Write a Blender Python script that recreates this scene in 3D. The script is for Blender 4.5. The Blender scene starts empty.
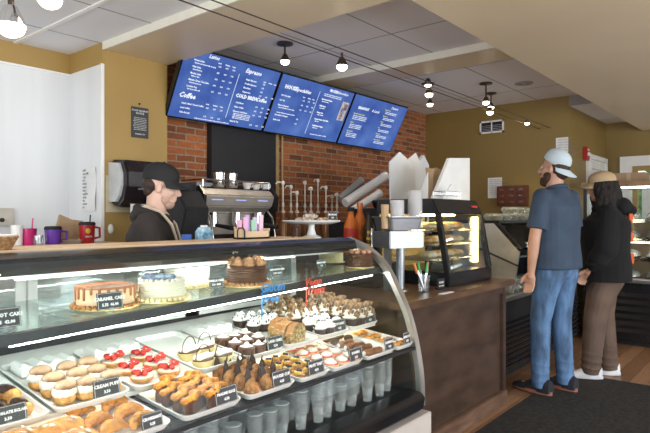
import bpy, bmesh, math, random
from mathutils import Vector, Matrix, Euler
PI=math.pi
random.seed(7)
SC=bpy.context.scene
COL=SC.collection
# ------------------------------------------------------------ camera, world, exposure
FPX=565.0; CF=(0.769,0.639); CR=(0.639,-0.769); CH=1.35
cam=bpy.data.cameras.new('camera'); co=bpy.data.objects.new('camera',cam); COL.objects.link(co)
cam.sensor_width=36.0; cam.lens=36.0*FPX/650.0; cam.clip_start=0.05
co.location=(0,0,CH); co.rotation_euler=(PI/2,0,math.atan2(CF[1],CF[0])-PI/2)
SC.camera=co
SC.view_settings.view_transform='Standard'; SC.view_settings.look='None'
SC.view_settings.gamma=1; SC.view_settings.use_curve_mapping=False
SC.view_settings.exposure=0.18
w=bpy.data.worlds.new('daylight'); SC.world=w; w.use_nodes=True
w.node_tree.nodes['Background'].inputs[0].default_value=(0.93,0.97,1.0,1)
w.node_tree.nodes['Background'].inputs[1].default_value=1.35
def area(name,loc,rot,sx,sy,power,color):
    l=bpy.data.lights.new(name,'AREA'); l.shape='RECTANGLE'; l.size=sx; l.size_y=sy; l.energy=power; l.color=color
    o=bpy.data.objects.new(name,l); COL.objects.link(o); o.location=loc; o.rotation_euler=rot; return o
# added fill lights behind and beside the camera, standing in for window daylight
area('front_fill_light',(2.6,-3.3,1.5),(math.radians(103),0,0),5.0,1.9,165,(0.92,0.96,1.0))
area('side_fill_light',(-1.9,1.0,1.5),(math.radians(84),0,math.radians(-90)),3.0,1.6,60,(0.92,0.96,1.0))

def at(u,v,X=None,Y=None,Z=None):
    a=(u-325)/FPX; b=(216.5-v)/FPX
    r=Vector((CF[0]+CR[0]*a,CF[1]+CR[1]*a,b))
    if X is not None:t=X/r.x
    elif Y is not None:t=Y/r.y
    else:t=(Z-CH)/r.z
    p=r*t; p.z+=CH; return p
# ------------------------------------------------------------ materials
MATS={}
def mat(name,col,rough=0.6,metal=0.0,var=0.12,scale=8.0,bump=0.0,bscale=None,emit=0.0,spec=0.5,trans=0.0,sss=0.0,stretch=None,col2=None):
    if name in MATS: return MATS[name]
    m=bpy.data.materials.new(name); m.use_nodes=True; nt=m.node_tree; b=nt.nodes['Principled BSDF']
    tc=nt.nodes.new('ShaderNodeTexCoord'); mp=nt.nodes.new('ShaderNodeMapping'); nt.links.new(tc.outputs['Object'],mp.inputs[0])
    if stretch: mp.inputs['Scale'].default_value=stretch
    n=nt.nodes.new('ShaderNodeTexNoise'); n.inputs['Scale'].default_value=scale; n.inputs['Detail'].default_value=4
    nt.links.new(mp.outputs[0],n.inputs['Vector'])
    r=nt.nodes.new('ShaderNodeValToRGB'); nt.links.new(n.outputs['Fac'],r.inputs[0])
    c2=col2 or tuple(min(1,c*(1+var)) for c in col)
    c1=tuple(c*(1-var) for c in col)
    r.color_ramp.elements[0].position=0.35; r.color_ramp.elements[1].position=0.65
    r.color_ramp.elements[0].color=(*c1,1); r.color_ramp.elements[1].color=(*c2,1)
    nt.links.new(r.outputs[0],b.inputs['Base Color'])
    b.inputs['Roughness'].default_value=rough; b.inputs['Metallic'].default_value=metal
    b.inputs['Specular IOR Level'].default_value=spec
    if trans: b.inputs['Transmission Weight'].default_value=trans
    if emit:
        b.inputs['Emission Color'].default_value=(*col,1); b.inputs['Emission Strength'].default_value=emit
    if bump:
        n2=nt.nodes.new('ShaderNodeTexNoise'); n2.inputs['Scale'].default_value=bscale or scale*4; n2.inputs['Detail'].default_value=3
        nt.links.new(mp.outputs[0],n2.inputs['Vector'])
        bp=nt.nodes.new('ShaderNodeBump'); bp.inputs['Strength'].default_value=bump; bp.inputs['Distance'].default_value=0.01
        nt.links.new(n2.outputs['Fac'],bp.inputs['Height']); nt.links.new(bp.outputs[0],b.inputs['Normal'])
    MATS[name]=m; return m
def glass(name,tint=(0.96,0.99,0.98),refl=0.06,rough=0.02,power=1.0,opaque=0.0,ocol=(0.8,0.85,0.85)):
    if name in MATS: return MATS[name]
    m=bpy.data.materials.new(name); m.use_nodes=True; nt=m.node_tree; nt.nodes.clear()
    out=nt.nodes.new('ShaderNodeOutputMaterial'); mx=nt.nodes.new('ShaderNodeMixShader')
    t=nt.nodes.new('ShaderNodeBsdfTransparent'); t.inputs[0].default_value=(*tint,1)
    g=nt.nodes.new('ShaderNodeBsdfGlossy'); g.inputs['Roughness'].default_value=rough; g.inputs[0].default_value=(1,1,1,1)
    lw=nt.nodes.new('ShaderNodeLayerWeight'); lw.inputs[0].default_value=0.25
    ml=nt.nodes.new('ShaderNodeMath'); ml.operation='MULTIPLY_ADD'; ml.inputs[1].default_value=0.45*power; ml.inputs[2].default_value=refl
    nt.links.new(lw.outputs['Fresnel'],ml.inputs[0]); nt.links.new(ml.outputs[0],mx.inputs[0])
    nt.links.new(g.outputs[0],mx.inputs[2])
    if opaque:
        d=nt.nodes.new('ShaderNodeBsdfPrincipled'); d.inputs['Base Color'].default_value=(*ocol,1); d.inputs['Roughness'].default_value=0.25
        m2=nt.nodes.new('ShaderNodeMixShader'); m2.inputs[0].default_value=opaque
        nt.links.new(t.outputs[0],m2.inputs[1]); nt.links.new(d.outputs[0],m2.inputs[2]); nt.links.new(m2.outputs[0],mx.inputs[1])
    else: nt.links.new(t.outputs[0],mx.inputs[1])
    nt.links.new(mx.outputs[0],out.inputs[0]); MATS[name]=m; return m
def emis(name,col,s):
    if name in MATS: return MATS[name]
    m=bpy.data.materials.new(name); m.use_nodes=True; nt=m.node_tree; nt.nodes.clear()
    out=nt.nodes.new('ShaderNodeOutputMaterial'); e=nt.nodes.new('ShaderNodeEmission'); e.inputs[0].default_value=(*col,1); e.inputs[1].default_value=s
    nt.links.new(e.outputs[0],out.inputs[0]); MATS[name]=m; return m
def brick_mat():
    m=bpy.data.materials.new('red_brick'); m.use_nodes=True; nt=m.node_tree; b=nt.nodes['Principled BSDF']
    tc=nt.nodes.new('ShaderNodeTexCoord'); sp=nt.nodes.new('ShaderNodeSeparateXYZ'); cb=nt.nodes.new('ShaderNodeCombineXYZ')
    nt.links.new(tc.outputs['Object'],sp.inputs[0]); nt.links.new(sp.outputs[0],cb.inputs[0]); nt.links.new(sp.outputs[2],cb.inputs[1])
    nz=nt.nodes.new('ShaderNodeTexNoise'); nz.inputs['Scale'].default_value=14
    ad=nt.nodes.new('ShaderNodeVectorMath'); ad.operation='MULTIPLY_ADD'; ad.inputs[1].default_value=(0.012,0.012,0); nt.links.new(nz.outputs['Color'],ad.inputs[0]); nt.links.new(cb.outputs[0],ad.inputs[2]); nt.links.new(cb.outputs[0],nz.inputs['Vector'])
    br=nt.nodes.new('ShaderNodeTexBrick'); br.inputs['Scale'].default_value=1; br.inputs['Brick Width'].default_value=0.185; br.inputs['Row Height'].default_value=0.056
    br.inputs['Mortar Size'].default_value=0.006; br.inputs['Bias'].default_value=-0.15
    br.inputs['Color1'].default_value=(0.44,0.13,0.035,1); br.inputs['Color2'].default_value=(0.10,0.035,0.02,1); br.inputs['Mortar'].default_value=(0.34,0.24,0.16,1)
    nt.links.new(ad.outputs[0],br.inputs['Vector'])
    n2=nt.nodes.new('ShaderNodeTexNoise'); n2.inputs['Scale'].default_value=30; nt.links.new(cb.outputs[0],n2.inputs['Vector'])
    mr=nt.nodes.new('ShaderNodeMapRange'); mr.inputs[3].default_value=0.6; mr.inputs[4].default_value=1.35; nt.links.new(n2.outputs[0],mr.inputs[0])
    hv=nt.nodes.new('ShaderNodeVectorMath'); hv.operation='SCALE'; nt.links.new(br.outputs[0],hv.inputs[0]); nt.links.new(mr.outputs[0],hv.inputs['Scale'])
    nt.links.new(hv.outputs[0],b.inputs['Base Color']); b.inputs['Roughness'].default_value=0.85
    bp=nt.nodes.new('ShaderNodeBump'); bp.inputs['Strength'].default_value=0.8; bp.inputs['Distance'].default_value=0.01; bp.invert=True
    nt.links.new(br.outputs['Fac'],bp.inputs['Height']); nt.links.new(bp.outputs[0],b.inputs['Normal']); return m
def plank_mat():
    m=bpy.data.materials.new('wood_plank_floor'); m.use_nodes=True; nt=m.node_tree; b=nt.nodes['Principled BSDF']
    tc=nt.nodes.new('ShaderNodeTexCoord')
    br=nt.nodes.new('ShaderNodeTexBrick'); br.inputs['Scale'].default_value=1; br.inputs['Brick Width'].default_value=1.2; br.inputs['Row Height'].default_value=0.13
    br.inputs['Mortar Size'].default_value=0.002; br.inputs['Color1'].default_value=(0.20,0.10,0.05,1); br.inputs['Color2'].default_value=(0.36,0.20,0.11,1); br.inputs['Mortar'].default_value=(0.03,0.015,0.01,1)
    nt.links.new(tc.outputs['Object'],br.inputs['Vector'])
    mp=nt.nodes.new('ShaderNodeMapping'); mp.inputs['Scale'].default_value=(2,22,1); nt.links.new(tc.outputs['Object'],mp.inputs[0])
    n=nt.nodes.new('ShaderNodeTexNoise'); n.inputs['Scale'].default_value=2.5; n.inputs['Detail'].default_value=5; nt.links.new(mp.outputs[0],n.inputs['Vector'])
    mr=nt.nodes.new('ShaderNodeMapRange'); mr.inputs[3].default_value=0.5; mr.inputs[4].default_value=1.5; nt.links.new(n.outputs[0],mr.inputs[0])
    hv=nt.nodes.new('ShaderNodeVectorMath'); hv.operation='SCALE'; nt.links.new(br.outputs[0],hv.inputs[0]); nt.links.new(mr.outputs[0],hv.inputs['Scale'])
    nt.links.new(hv.outputs[0],b.inputs['Base Color']); b.inputs['Roughness'].default_value=0.38; return m
def tile_mat(name,ox,oy,tx,ty,col=(0.84,0.82,0.83)):
    m=bpy.data.materials.new(name); m.use_nodes=True; nt=m.node_tree; b=nt.nodes['Principled BSDF']
    tc=nt.nodes.new('ShaderNodeTexCoord'); mp=nt.nodes.new('ShaderNodeMapping'); mp.inputs['Location'].default_value=(-ox,-oy,0); nt.links.new(tc.outputs['Object'],mp.inputs[0])
    br=nt.nodes.new('ShaderNodeTexBrick'); br.offset=0; br.inputs['Scale'].default_value=1; br.inputs['Brick Width'].default_value=tx; br.inputs['Row Height'].default_value=ty
    br.inputs['Mortar Size'].default_value=0.006; br.inputs['Mortar Smooth'].default_value=0
    br.inputs['Color1'].default_value=(*col,1); br.inputs['Color2'].default_value=(*[c*.97 for c in col],1); br.inputs['Mortar'].default_value=(0.30,0.27,0.26,1)
    nt.links.new(mp.outputs[0],br.inputs['Vector']); nt.links.new(br.outputs[0],b.inputs['Base Color']); b.inputs['Roughness'].default_value=0.9
    n2=nt.nodes.new('ShaderNodeTexNoise'); n2.inputs['Scale'].default_value=120; nt.links.new(tc.outputs['Object'],n2.inputs['Vector'])
    bp=nt.nodes.new('ShaderNodeBump'); bp.inputs['Strength'].default_value=0.25; bp.inputs['Distance'].default_value=0.004; nt.links.new(n2.outputs[0],bp.inputs['Height']); nt.links.new(bp.outputs[0],b.inputs['Normal'])
    return m
MUST=mat('mustard_paint',(0.40,0.255,0.075),0.55,var=0.05,scale=2)
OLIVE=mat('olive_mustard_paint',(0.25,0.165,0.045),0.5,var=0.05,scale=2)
WHITEWALL=mat('white_panel',(0.78,0.79,0.79),0.5,var=0.03,scale=1.5,stretch=(6,6,.4))
BEIGE=mat('beige_satin_paint',(0.72,0.60,0.43),0.36,var=0.04,scale=1.2,bump=0.15,bscale=1.6)
CREAM=mat('cream_paint',(0.80,0.77,0.66),0.5,var=0.03)
BLACK=mat('black_enamel',(0.012,0.012,0.014),0.25,var=0.2)
BLKM=mat('matte_black',(0.015,0.015,0.017),0.7,var=0.25)
STEEL=mat('brushed_steel',(0.27,0.285,0.31),0.36,metal=.9,var=0.1,scale=20,stretch=(1,1,12))
CHROME=mat('chrome',(0.75,0.75,0.75),0.12,metal=1,var=0.05)
ALU=mat('satin_aluminium',(0.62,0.60,0.57),0.35,metal=0.9,var=0.08)
GREYP=mat('warm_grey_panel',(0.52,0.47,0.43),0.5,var=0.05)
WHITE=mat('white_melamine',(0.86,0.85,0.82),0.25,var=0.02)
PAPER=mat('white_paper',(0.82,0.82,0.80),0.8,var=0.04)
DWOOD=mat('dark_walnut',(0.062,0.036,0.024),0.38,var=0.3,scale=3,stretch=(1.2,1,3),bump=0.1)
CWOOD=mat('counter_walnut',(0.11,0.058,0.032),0.35,var=0.4,scale=4,stretch=(.8,9,1))
LWOOD=mat('maple_wood',(0.62,0.45,0.28),0.45,var=0.12,scale=4,stretch=(1,10,1))
KRAFT=mat('kraft_paper',(0.48,0.33,0.19),0.8,var=0.12,bump=0.4,bscale=30)
GLASS=glass('clear_glass',refl=0.004,power=.17)
TUBE=emis('led_tube_white',(1.0,0.97,0.93),28)
TUBES=emis('shelf_tube_white',(1.0,0.97,0.93),46)
TUBE2=emis('led_strip_cool',(0.85,0.9,1.0),9)
CHALK=mat('chalk_grey_card',(0.045,0.045,0.047),0.6,var=0.1)
INK=mat('white_lettering',(0.85,0.85,0.83),0.6,var=0.02)
PLAST=glass('clear_plastic',tint=(0.93,0.95,0.96),refl=0.10,rough=0.12,power=1.2)
# ------------------------------------------------------------ mesh helper
class MB:
    def __init__(s): s.v=[]; s.f=[]
    def add(s,vs,fs):
        n=len(s.v); s.v+= [tuple(v) for v in vs]; s.f+=[tuple(i+n for i in f) for f in fs]; return s
    def box(s,x0,y0,z0,x1,y1,z1,M=None):
        vs=[Vector((x,y,z)) for z in (z0,z1) for y in (y0,y1) for x in (x0,x1)]
        if M: vs=[M@v for v in vs]
        return s.add(vs,[(0,2,3,1),(4,5,7,6),(0,1,5,4),(2,6,7,3),(0,4,6,2),(1,3,7,5)])
    def prism(s,poly,axis,a,b):
        def P(p,t): return {'x':(t,p[0],p[1]),'y':(p[0],t,p[1]),'z':(p[0],p[1],t)}[axis]
        n=len(poly); vs=[P(p,a) for p in poly]+[P(p,b) for p in poly]
        return s.add(vs,[tuple(range(n))[::-1],tuple(range(n,2*n))]+[(i,(i+1)%n,n+(i+1)%n,n+i) for i in range(n)])
    def rings(s,rs,closed=False,cap=True):
        n=len(rs[0]); m=len(rs); vs=[p for r in rs for p in r]; fs=[]
        for k in range(m if closed else m-1):
            a=k*n; b=((k+1)%m)*n
            fs+=[(a+i,a+(i+1)%n,b+(i+1)%n,b+i) for i in range(n)]
        if cap and not closed: fs+=[tuple(range(n))[::-1],tuple(range((m-1)*n,m*n))]
        return s.add(vs,fs)
    def lathe(s,prof,c=(0,0,0),n=20,wav=0,wn=0,ry=1.0):
        rs=[]
        for r,z in prof:
            rs.append([(c[0]+max(r,1e-4)*(1+wav*math.cos(wn*2*PI*i/n))*math.cos(2*PI*i/n),c[1]+ry*max(r,1e-4)*(1+wav*math.cos(wn*2*PI*i/n))*math.sin(2*PI*i/n),c[2]+z) for i in range(n)])
        return s.rings(rs)
    def tube(s,pts,r,n=8,closed=False):
        pts=[Vector(p) for p in pts]; rr=r if isinstance(r,(list,tuple)) else [r]*len(pts); rs=[]; m=len(pts)
        up=None
        for i,p in enumerate(pts):
            a=pts[(i-1)%m] if closed or i>0 else p; b=pts[(i+1)%m] if closed or i<m-1 else p
            d=(b-a).normalized()
            if up is None: up=Vector((0,0,1)) if abs(d.z)<.9 else Vector((1,0,0))
            x=d.cross(up).normalized(); y=x.cross(d).normalized(); up=y
            rs.append([tuple(p+(x*math.cos(t)+y*math.sin(t))*rr[i]) for t in [2*PI*k/n for k in range(n)]])
        return s.rings(rs,closed=closed)
    def cyl(s,a,b,r,r2=None,n=14): return s.tube([a,b],[r,r if r2 is None else r2],n)
    def ell(s,c,r,M=None,n=14,m=9,z0=-1.0):
        rs=[]
        for k in range(m+1):
            t=-PI/2+PI*k/m; zz=math.sin(t)
            if zz<z0: zz=z0
            q=math.cos(t) if 0<k<m else 0.02
            ring=[]
            for i in range(n):
                p=Vector((r[0]*q*math.cos(2*PI*i/n),r[1]*q*math.sin(2*PI*i/n),r[2]*zz))
                if M: p=M@p
                ring.append(tuple(p+Vector(c)))
            rs.append(ring)
        return s.rings(rs)
    def cap(s,a,b,r0,r1,n=12):
        a=Vector(a); b=Vector(b); d=(b-a); L=d.length; d.normalize(); pts=[];rr=[]
        for k in range(4):
            t=PI/2*k/4; pts.append(a-d*r0*math.cos(t)); rr.append(max(r0*math.sin(t),r0*.05))
        pts+=[a,b]; rr+=[r0,r1]
        for k in range(3,-1,-1):
            t=PI/2*k/4; pts.append(b+d*r1*math.cos(t)); rr.append(max(r1*math.sin(t),r1*.05))
        return s.tube(pts,rr,n)
    def torso(s,secs,n=24,e=2.4):   # (cx,cy,z,rx,ry)
        rs=[]
        for cx,cy,z,rx,ry in secs:
            ring=[]
            for i in range(n):
                t=2*PI*i/n; c=math.cos(t); q=math.sin(t)
                ring.append((cx+rx*math.copysign(abs(c)**(2/e),c),cy+ry*math.copysign(abs(q)**(2/e),q),z))
            rs.append(ring)
        return s.rings(rs)
    def xf(s,M): s.v=[tuple(M@Vector(v)) for v in s.v]; return s
    def mesh(s,name,material=None,smooth=False,bevel=0):
        me=bpy.data.meshes.new(name); me.from_pydata(s.v,[],s.f); me.update()
        bm=bmesh.new(); bm.from_mesh(me)
        bmesh.ops.recalc_face_normals(bm,faces=bm.faces)
        if bevel: 
            bmesh.ops.bevel(bm,geom=[e for e in bm.edges if len(e.link_faces)==2 and e.calc_face_angle(0)>.6],offset=bevel,segments=2,affect='EDGES',clamp_overlap=True)
        bm.to_mesh(me); bm.free()
        if smooth:
            for p in me.polygons: p.use_smooth=True
            try: me.set_sharp_from_angle(angle=math.radians(42))
            except Exception: pass
        if material: me.materials.append(material)
        return me
def obj(name,mb,material,parent=None,smooth=False,bevel=0,loc=None,rot=None):
    me=mb.mesh(name,material,smooth,bevel) if isinstance(mb,MB) else mb
    o=bpy.data.objects.new(name,me); COL.objects.link(o)
    if parent: o.parent=parent
    if loc: o.location=loc
    if rot: o.rotation_euler=rot
    return o
def tag(o,label,cat,group=None,kind=None):
    if label: o['label']=label
    if cat: o['category']=cat
    if group: o['group']=group
    if kind: o['kind']=kind
    return o
def thing(name,label,cat,loc=(0,0,0),rz=0,group=None,rx=0):
    o=bpy.data.objects.new(name,None); COL.objects.link(o); o.empty_display_size=.05
    o.location=loc; o.rotation_euler=(rx,0,rz); return tag(o,label,cat,group)
def struct(name,mb,m,parent=None,smooth=False,label=None):
    o=obj(name,mb,m,parent,smooth)
    if not parent: o['kind']='structure'
    return o
def dup(root,loc,rz=0,label=None,group=None,scale=None,rx=None):
    r=root.copy(); COL.objects.link(r); r.location=loc; r.rotation_euler=(root.rotation_euler[0] if rx is None else rx,0,rz)
    if scale: r.scale=(scale,)*3 if not isinstance(scale,tuple) else scale
    if label: r['label']=label
    if group: r['group']=group
    for ch in list(root.children):
        c=ch.copy(); COL.objects.link(c); c.parent=r
        for g in ch.children:
            d=g.copy(); COL.objects.link(d); d.parent=c
    return r
def text_mb(mb,s,size,M,align='LEFT',shear=0.0,bold=0.0,ext=0.0008,space=1.0):
    c=bpy.data.curves.new('lettering','FONT'); c.body=s; c.size=size; c.align_x=align; c.shear=shear; c.offset=bold; c.extrude=ext; c.resolution_u=1; c.space_character=space
    o=bpy.data.objects.new('lettering',c); me=bpy.data.meshes.new_from_object(o)
    mb.add([M@v.co for v in me.vertices],[tuple(p.vertices) for p in me.polygons])
    bpy.data.objects.remove(o); bpy.data.curves.remove(c); bpy.data.meshes.remove(me)
def remeshed(mb,name,material,voxel=0.007,smooth=6,f=0.6):
    me=bpy.data.meshes.new('tmp'); me.from_pydata(mb.v,[],mb.f); me.update()
    bm=bmesh.new(); bm.from_mesh(me); bmesh.ops.recalc_face_normals(bm,faces=bm.faces); bm.to_mesh(me); bm.free()
    o=bpy.data.objects.new('tmp',me); COL.objects.link(o)
    r=o.modifiers.new('r','REMESH'); r.mode='VOXEL'; r.voxel_size=voxel; r.use_smooth_shade=True
    sm=o.modifiers.new('s','SMOOTH'); sm.iterations=smooth; sm.factor=f
    bpy.context.view_layer.update(); dg=bpy.context.evaluated_depsgraph_get()
    out=bpy.data.meshes.new_from_object(o.evaluated_get(dg)); out.name=name
    bpy.data.objects.remove(o); bpy.data.meshes.remove(me)
    out.materials.clear(); out.materials.append(material)
    for p in out.polygons: p.use_smooth=True
    return out
# upright sign plane facing -Y : local x right, local z up
RX90=Matrix.Rotation(PI/2,4,'X')
#================================================================ STRUCTURE
ZC=2.70
struct('floor',MB().box(-2.5,-3.5,-.1,8.3,4.2,0),plank_mat())
struct('wall_brick',MB().box(2.3,3.75,0,6.6,3.9,ZC),brick_mat())
struct('wall_pillar',MB().box(1.99,3.6,0,2.49,4.2,2.70),MUST)
struct('wall_left_panel',MB().box(-2.5,4.07,0,1.984,4.2,2.384),WHITEWALL)
struct('wall_left_band',MB().box(-2.5,4.066,2.384,1.984,4.2,2.6),MUST)
wr=struct('wall_return_panel',MB().box(1.975,3.603,0,1.99,4.07,2.384),WHITEWALL)
struct('wall_return_band',MB().box(1.978,3.603,2.384,1.99,4.066,2.53),MUST)
struct('trim_return_corner',MB().box(1.966,3.595,0,1.988,3.612,2.384),WHITE)
struct('trim_left_top',MB().box(-2.5,4.058,2.372,1.975,4.07,2.386),WHITE)
struct('wall_right',MB().box(6.6,1.94,0,6.75,3.9,ZC),OLIVE)
struct('wall_jog',MB().box(6.75,1.94,0,8.2,2.1,ZC),OLIVE)
MB_=MB()
wf=MB().box(8.2,-3.5,0,8.3,.2,ZC).box(8.2,1.68,0,8.3,2.1,ZC).box(8.2,.2,2.06,8.3,1.68,ZC).box(8.2,.2,0,8.3,1.68,.75)
struct('wall_far',wf,OLIVE)
struct('ceiling',MB().box(2.5,1.45,ZC,6.62,3.9,ZC+.1),tile_mat('ceiling_tiles',3.526,2.295,1.22,0.61))
struct('ceiling_lower',MB().box(6.6,1.45,2.586,8.3,1.94,ZC+.1),tile_mat('ceiling_tiles_low',6.6,1.94,1.22,0.61))
struct('ceiling_left',MB().box(-2.5,-3.5,2.53,1.99,4.2,2.63),tile_mat('ceiling_tiles_left',1.60,3.63,0.61,0.61,(0.80,0.81,0.83)))
struct('trim_ceiling_grid',MB().box(1.592,-3,2.522,1.618,4.066,2.531),WHITE)
struct('ceiling_beam',MB().box(1.99,-3.5,2.482,2.5,3.75,2.8),BEIGE)
struct('trim_beam_face',MB().box(1.975,-3.5,2.478,1.99,3.598,2.53),CREAM)
struct('ceiling_beam_second',MB().box(4.165,1.5,2.648,4.54,3.75,2.72),BEIGE)
struct('trim_second_beam_face',MB().box(4.15,1.5,2.642,4.165,3.75,2.71),CREAM)
struct('ceiling_soffit',MB().box(2.5,-3.5,2.45,8.3,1.5,2.8),BEIGE)
# window in the far wall
wd=tag(obj('window_1',MB().box(8.16,1.62,.80,8.199,1.76,2.0).box(8.16,.12,.80,8.199,.26,2.0).box(8.16,.12,2.0,8.199,1.76,2.13).box(8.15,.10,.74,8.199,1.78,.80),WHITE),None,None,None,'structure')
obj('window_sash',MB().box(8.21,1.56,.81,8.24,1.66,2.04).box(8.21,.22,.81,8.24,.32,2.04).box(8.21,.321,1.94,8.24,1.559,2.04).box(8.21,.9,.81,8.24,.95,1.939),MUST,wd)
obj('window_glass',MB().box(8.245,.22,.8,8.25,1.66,2.04),GLASS,wd)
# notice on window glass
nt_=thing('window_notice','white notice with green heading taped in the far window','notice',(8.198,1.40,1.62))
obj('sheet',MB().box(-.004,-.42,-.42,0.0,.11,.26),PAPER,nt_)
lm=MB(); Mn=Matrix.Translation((-.006,.02,.22))@Matrix.Rotation(-PI/2,4,'Z')@RX90
text_mb(lm,'OPEN',.10,Mn); obj('heading',lm,mat('green_print',(.05,.3,.15),.6),nt_)
# outdoor greenery behind window
tag(obj('outdoor_tree',(lambda b:[b.ell((10.6+random.uniform(-.4,.4),1.3+random.uniform(-1.2,1.2),1.5+random.uniform(-.9,1.0)),(.4,.45,.4),n=10,m=6) for _ in range(22)] and b)(MB()).cyl((10.6,1.3,0),(10.6,1.3,1.4),.12),mat('leaf_green',(.12,.22,.07),.8,var=.5,scale=20)),'green leafy tree seen outside through far window','tree')
# door in the jog wall
d1=struct('door_1',MB().box(7.34,1.915,0,8.08,1.939,2.05),mat('white_door_paint',(.75,.74,.70),.5))
obj('door_frame',MB().box(7.27,1.90,0,7.338,1.939,2.052).box(8.082,1.90,0,8.15,1.939,2.052).box(7.27,1.90,2.053,8.15,1.939,2.11),WHITE,d1)
obj('door_handle',MB().cyl((7.45,1.915,1.0),(7.45,1.86,1.0),.02).ell((7.45,1.85,1.0),(.03,.02,.03)),STEEL,d1)
obj('upper_panel_moulding',MB().box(7.45,1.905,1.93,7.97,1.916,1.945).box(7.45,1.905,1.5,7.97,1.916,1.515),GREYP,d1)
struct('baseboard_right',MB().box(6.58,1.94,0,6.6,3.75,.1),DWOOD)
#================================================================ FLOOR MAT
tag(obj('floor_mat',MB().box(2.62,-.6,0.0,5.1,1.53,.008),mat('charcoal_mat',(.022,.020,.018),.95,var=.45,scale=35,bump=.8,bscale=220),bevel=.004),'black fabric floor mat on the wood floor beside the counter','mat')
#================================================================ DISPLAY CASE
X0,X1=0.2,2.5
def shelfz(x): return 1.012+0.034*(x-0.6)
prof=[(1.897,1.236),(1.85,1.220),(1.775,1.192),(1.697,1.142),(1.634,1.08),(1.572,.979),(1.512,.865),(1.468,.725),(1.437,.554),(1.43,.40)]
dc=thing('bakery_display_case','long curved-glass refrigerated bakery case filled with cakes and pastries','display case',(0,0,0))
obj('base_panel',MB().box(X0,1.405,.0,X1+.03,2.35,.37),GREYP,dc,bevel=.004)
obj('front_bumper',MB().prism([(1.415,.40),(1.405,.455),(1.425,.475),(1.50,.485),(1.53,.47),(1.53,.37),(1.45,.37)],'x',X0,X1-.03),BLACK,dc,bevel=.004)
obj('lower_well',MB().box(X0,1.5,.37,X1,2.3,.475),BLKM,dc)
obj('back_panel',MB().box(X0,2.28,.475,X1,2.33,.86),BLKM,dc)
obj('lower_end_panel',MB().prism([(1.47,.476),(1.50,.68),(2.28,.70),(2.28,.476)],'x',X1-.034,X1-.024),BLKM,dc)
# decks
obj('front_deck',MB().prism([(1.455,.685),(1.455,.697),(1.9,.735),(1.9,.72)],'x',X0,X1-.04),BLKM,dc)
bk=MB(); 
def z2(x,y): return .768+.017*(x-.8)+.115*(y-1.70)
for a in (0,1):
    pass
yb=(1.70,2.28)
bk.add([(x,y,z2(x,y)-dz) for dz in (.02,.006) for x in (X0,X1-.04) for y in yb],[(0,1,3,2),(4,6,7,5),(0,4,5,1),(2,3,7,6),(0,2,6,4),(1,5,7,3)])
obj('rear_deck',bk,WHITE,dc)
# curved glass
def band(pr,th,x0,x1):
    n=len(pr); off=[]
    for i in range(n):
        a=Vector(pr[max(i-1,0)]); b=Vector(pr[min(i+1,n-1)]); d=(b-a).normalized(); off.append((pr[i][0]-(-d.y)*(-th),pr[i][1]-(d.x)*(-th)))
    return MB().prism(pr+off[::-1],'x',x0,x1)
def fine(pr,k=4):
    out=[]
    P=[Vector(p) for p in pr]; P=[P[0]*2-P[1]]+P+[P[-1]*2-P[-2]]
    for i in range(1,len(P)-2):
        for j in range(k):
            t=j/k; p0,p1,p2,p3=P[i-1],P[i],P[i+1],P[i+2]
            q=.5*((2*p1)+(p2-p0)*t+(2*p0-5*p1+4*p2-p3)*t*t+(3*p1-p0-3*p2+p3)*t**3); out.append((q.x,q.y))
    out.append(tuple(P[-2])); return out
FP=fine(prof)
obj('curved_front_glass',band(FP,.005,X0,X1-.03),GLASS,dc,smooth=True)
obj('end_frame',band(FP,.028,X1-.028,X1+.012),ALU,dc,smooth=True)
obj('end_glass',MB().prism(FP+[(2.28,.40),(2.28,1.205)],'x',X1-.022,X1-.016),GLASS,dc)
obj('top_rail',MB().prism([(1.955,1.228),(1.955,1.19),(1.905,1.168),(1.845,1.166),(1.828,1.185),(1.842,1.22),(1.885,1.234),(1.94,1.234)],'x',X0,X1-.03),BLACK,dc,smooth=True)
obj('top_trim_strip',MB().box(X0,1.850,1.158,X1-.03,1.89,1.166),ALU,dc)
obj('top_panel',MB().box(X0,1.955,1.205,X1,2.33,1.218),BLACK,dc)
obj('light_tube',MB().cyl((.74,1.875,1.157),(2.02,1.875,1.160),.007),TUBE,dc)
obj('deck_fill_tube',MB().cyl((X0+.1,1.78,.757),(X1-.08,1.78,.775),.006),emis('warm_fill',(1.0,.80,.50),16),dc)  # unseen warm tube added under the rear deck to brighten the front trays
sh=MB()
sh.add([(x,y,shelfz(x)+dz) for dz in (-.004,.006) for x in (X0,X1-.04) for y in (1.70,2.26)],[(0,1,3,2),(4,6,7,5),(0,4,5,1),(2,3,7,6),(0,2,6,4),(1,5,7,3)])
obj('glass_shelf',sh,glass('shelf_glass',tint=(.85,.95,.92),refl=.05,opaque=.15,ocol=(.75,.85,.82)),dc)
def bar(mb,y0,y1,za,zb,x0=X0,x1=X1-.03):
    return mb.add([(x,y,shelfz(x)+z) for z in (za,zb) for x in (x0,x1) for y in (y0,y1)],[(0,1,3,2),(4,6,7,5),(0,4,5,1),(2,3,7,6),(0,2,6,4),(1,5,7,3)])
obj('shelf_front_trim',bar(MB(),1.675,1.70,-.024,.008),mat('dark_grey_metal',(.035,.037,.038),.35,metal=.5),dc)
obj('shelf_light_tube',bar(MB(),1.704,1.716,-.034,-.026,.66,2.44),TUBES,dc)
for xx in (.95,1.9): obj('shelf_bracket',MB().box(xx,1.76,shelfz(xx)-.03,xx+.008,2.26,shelfz(xx)-.004),ALU,dc)
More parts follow.
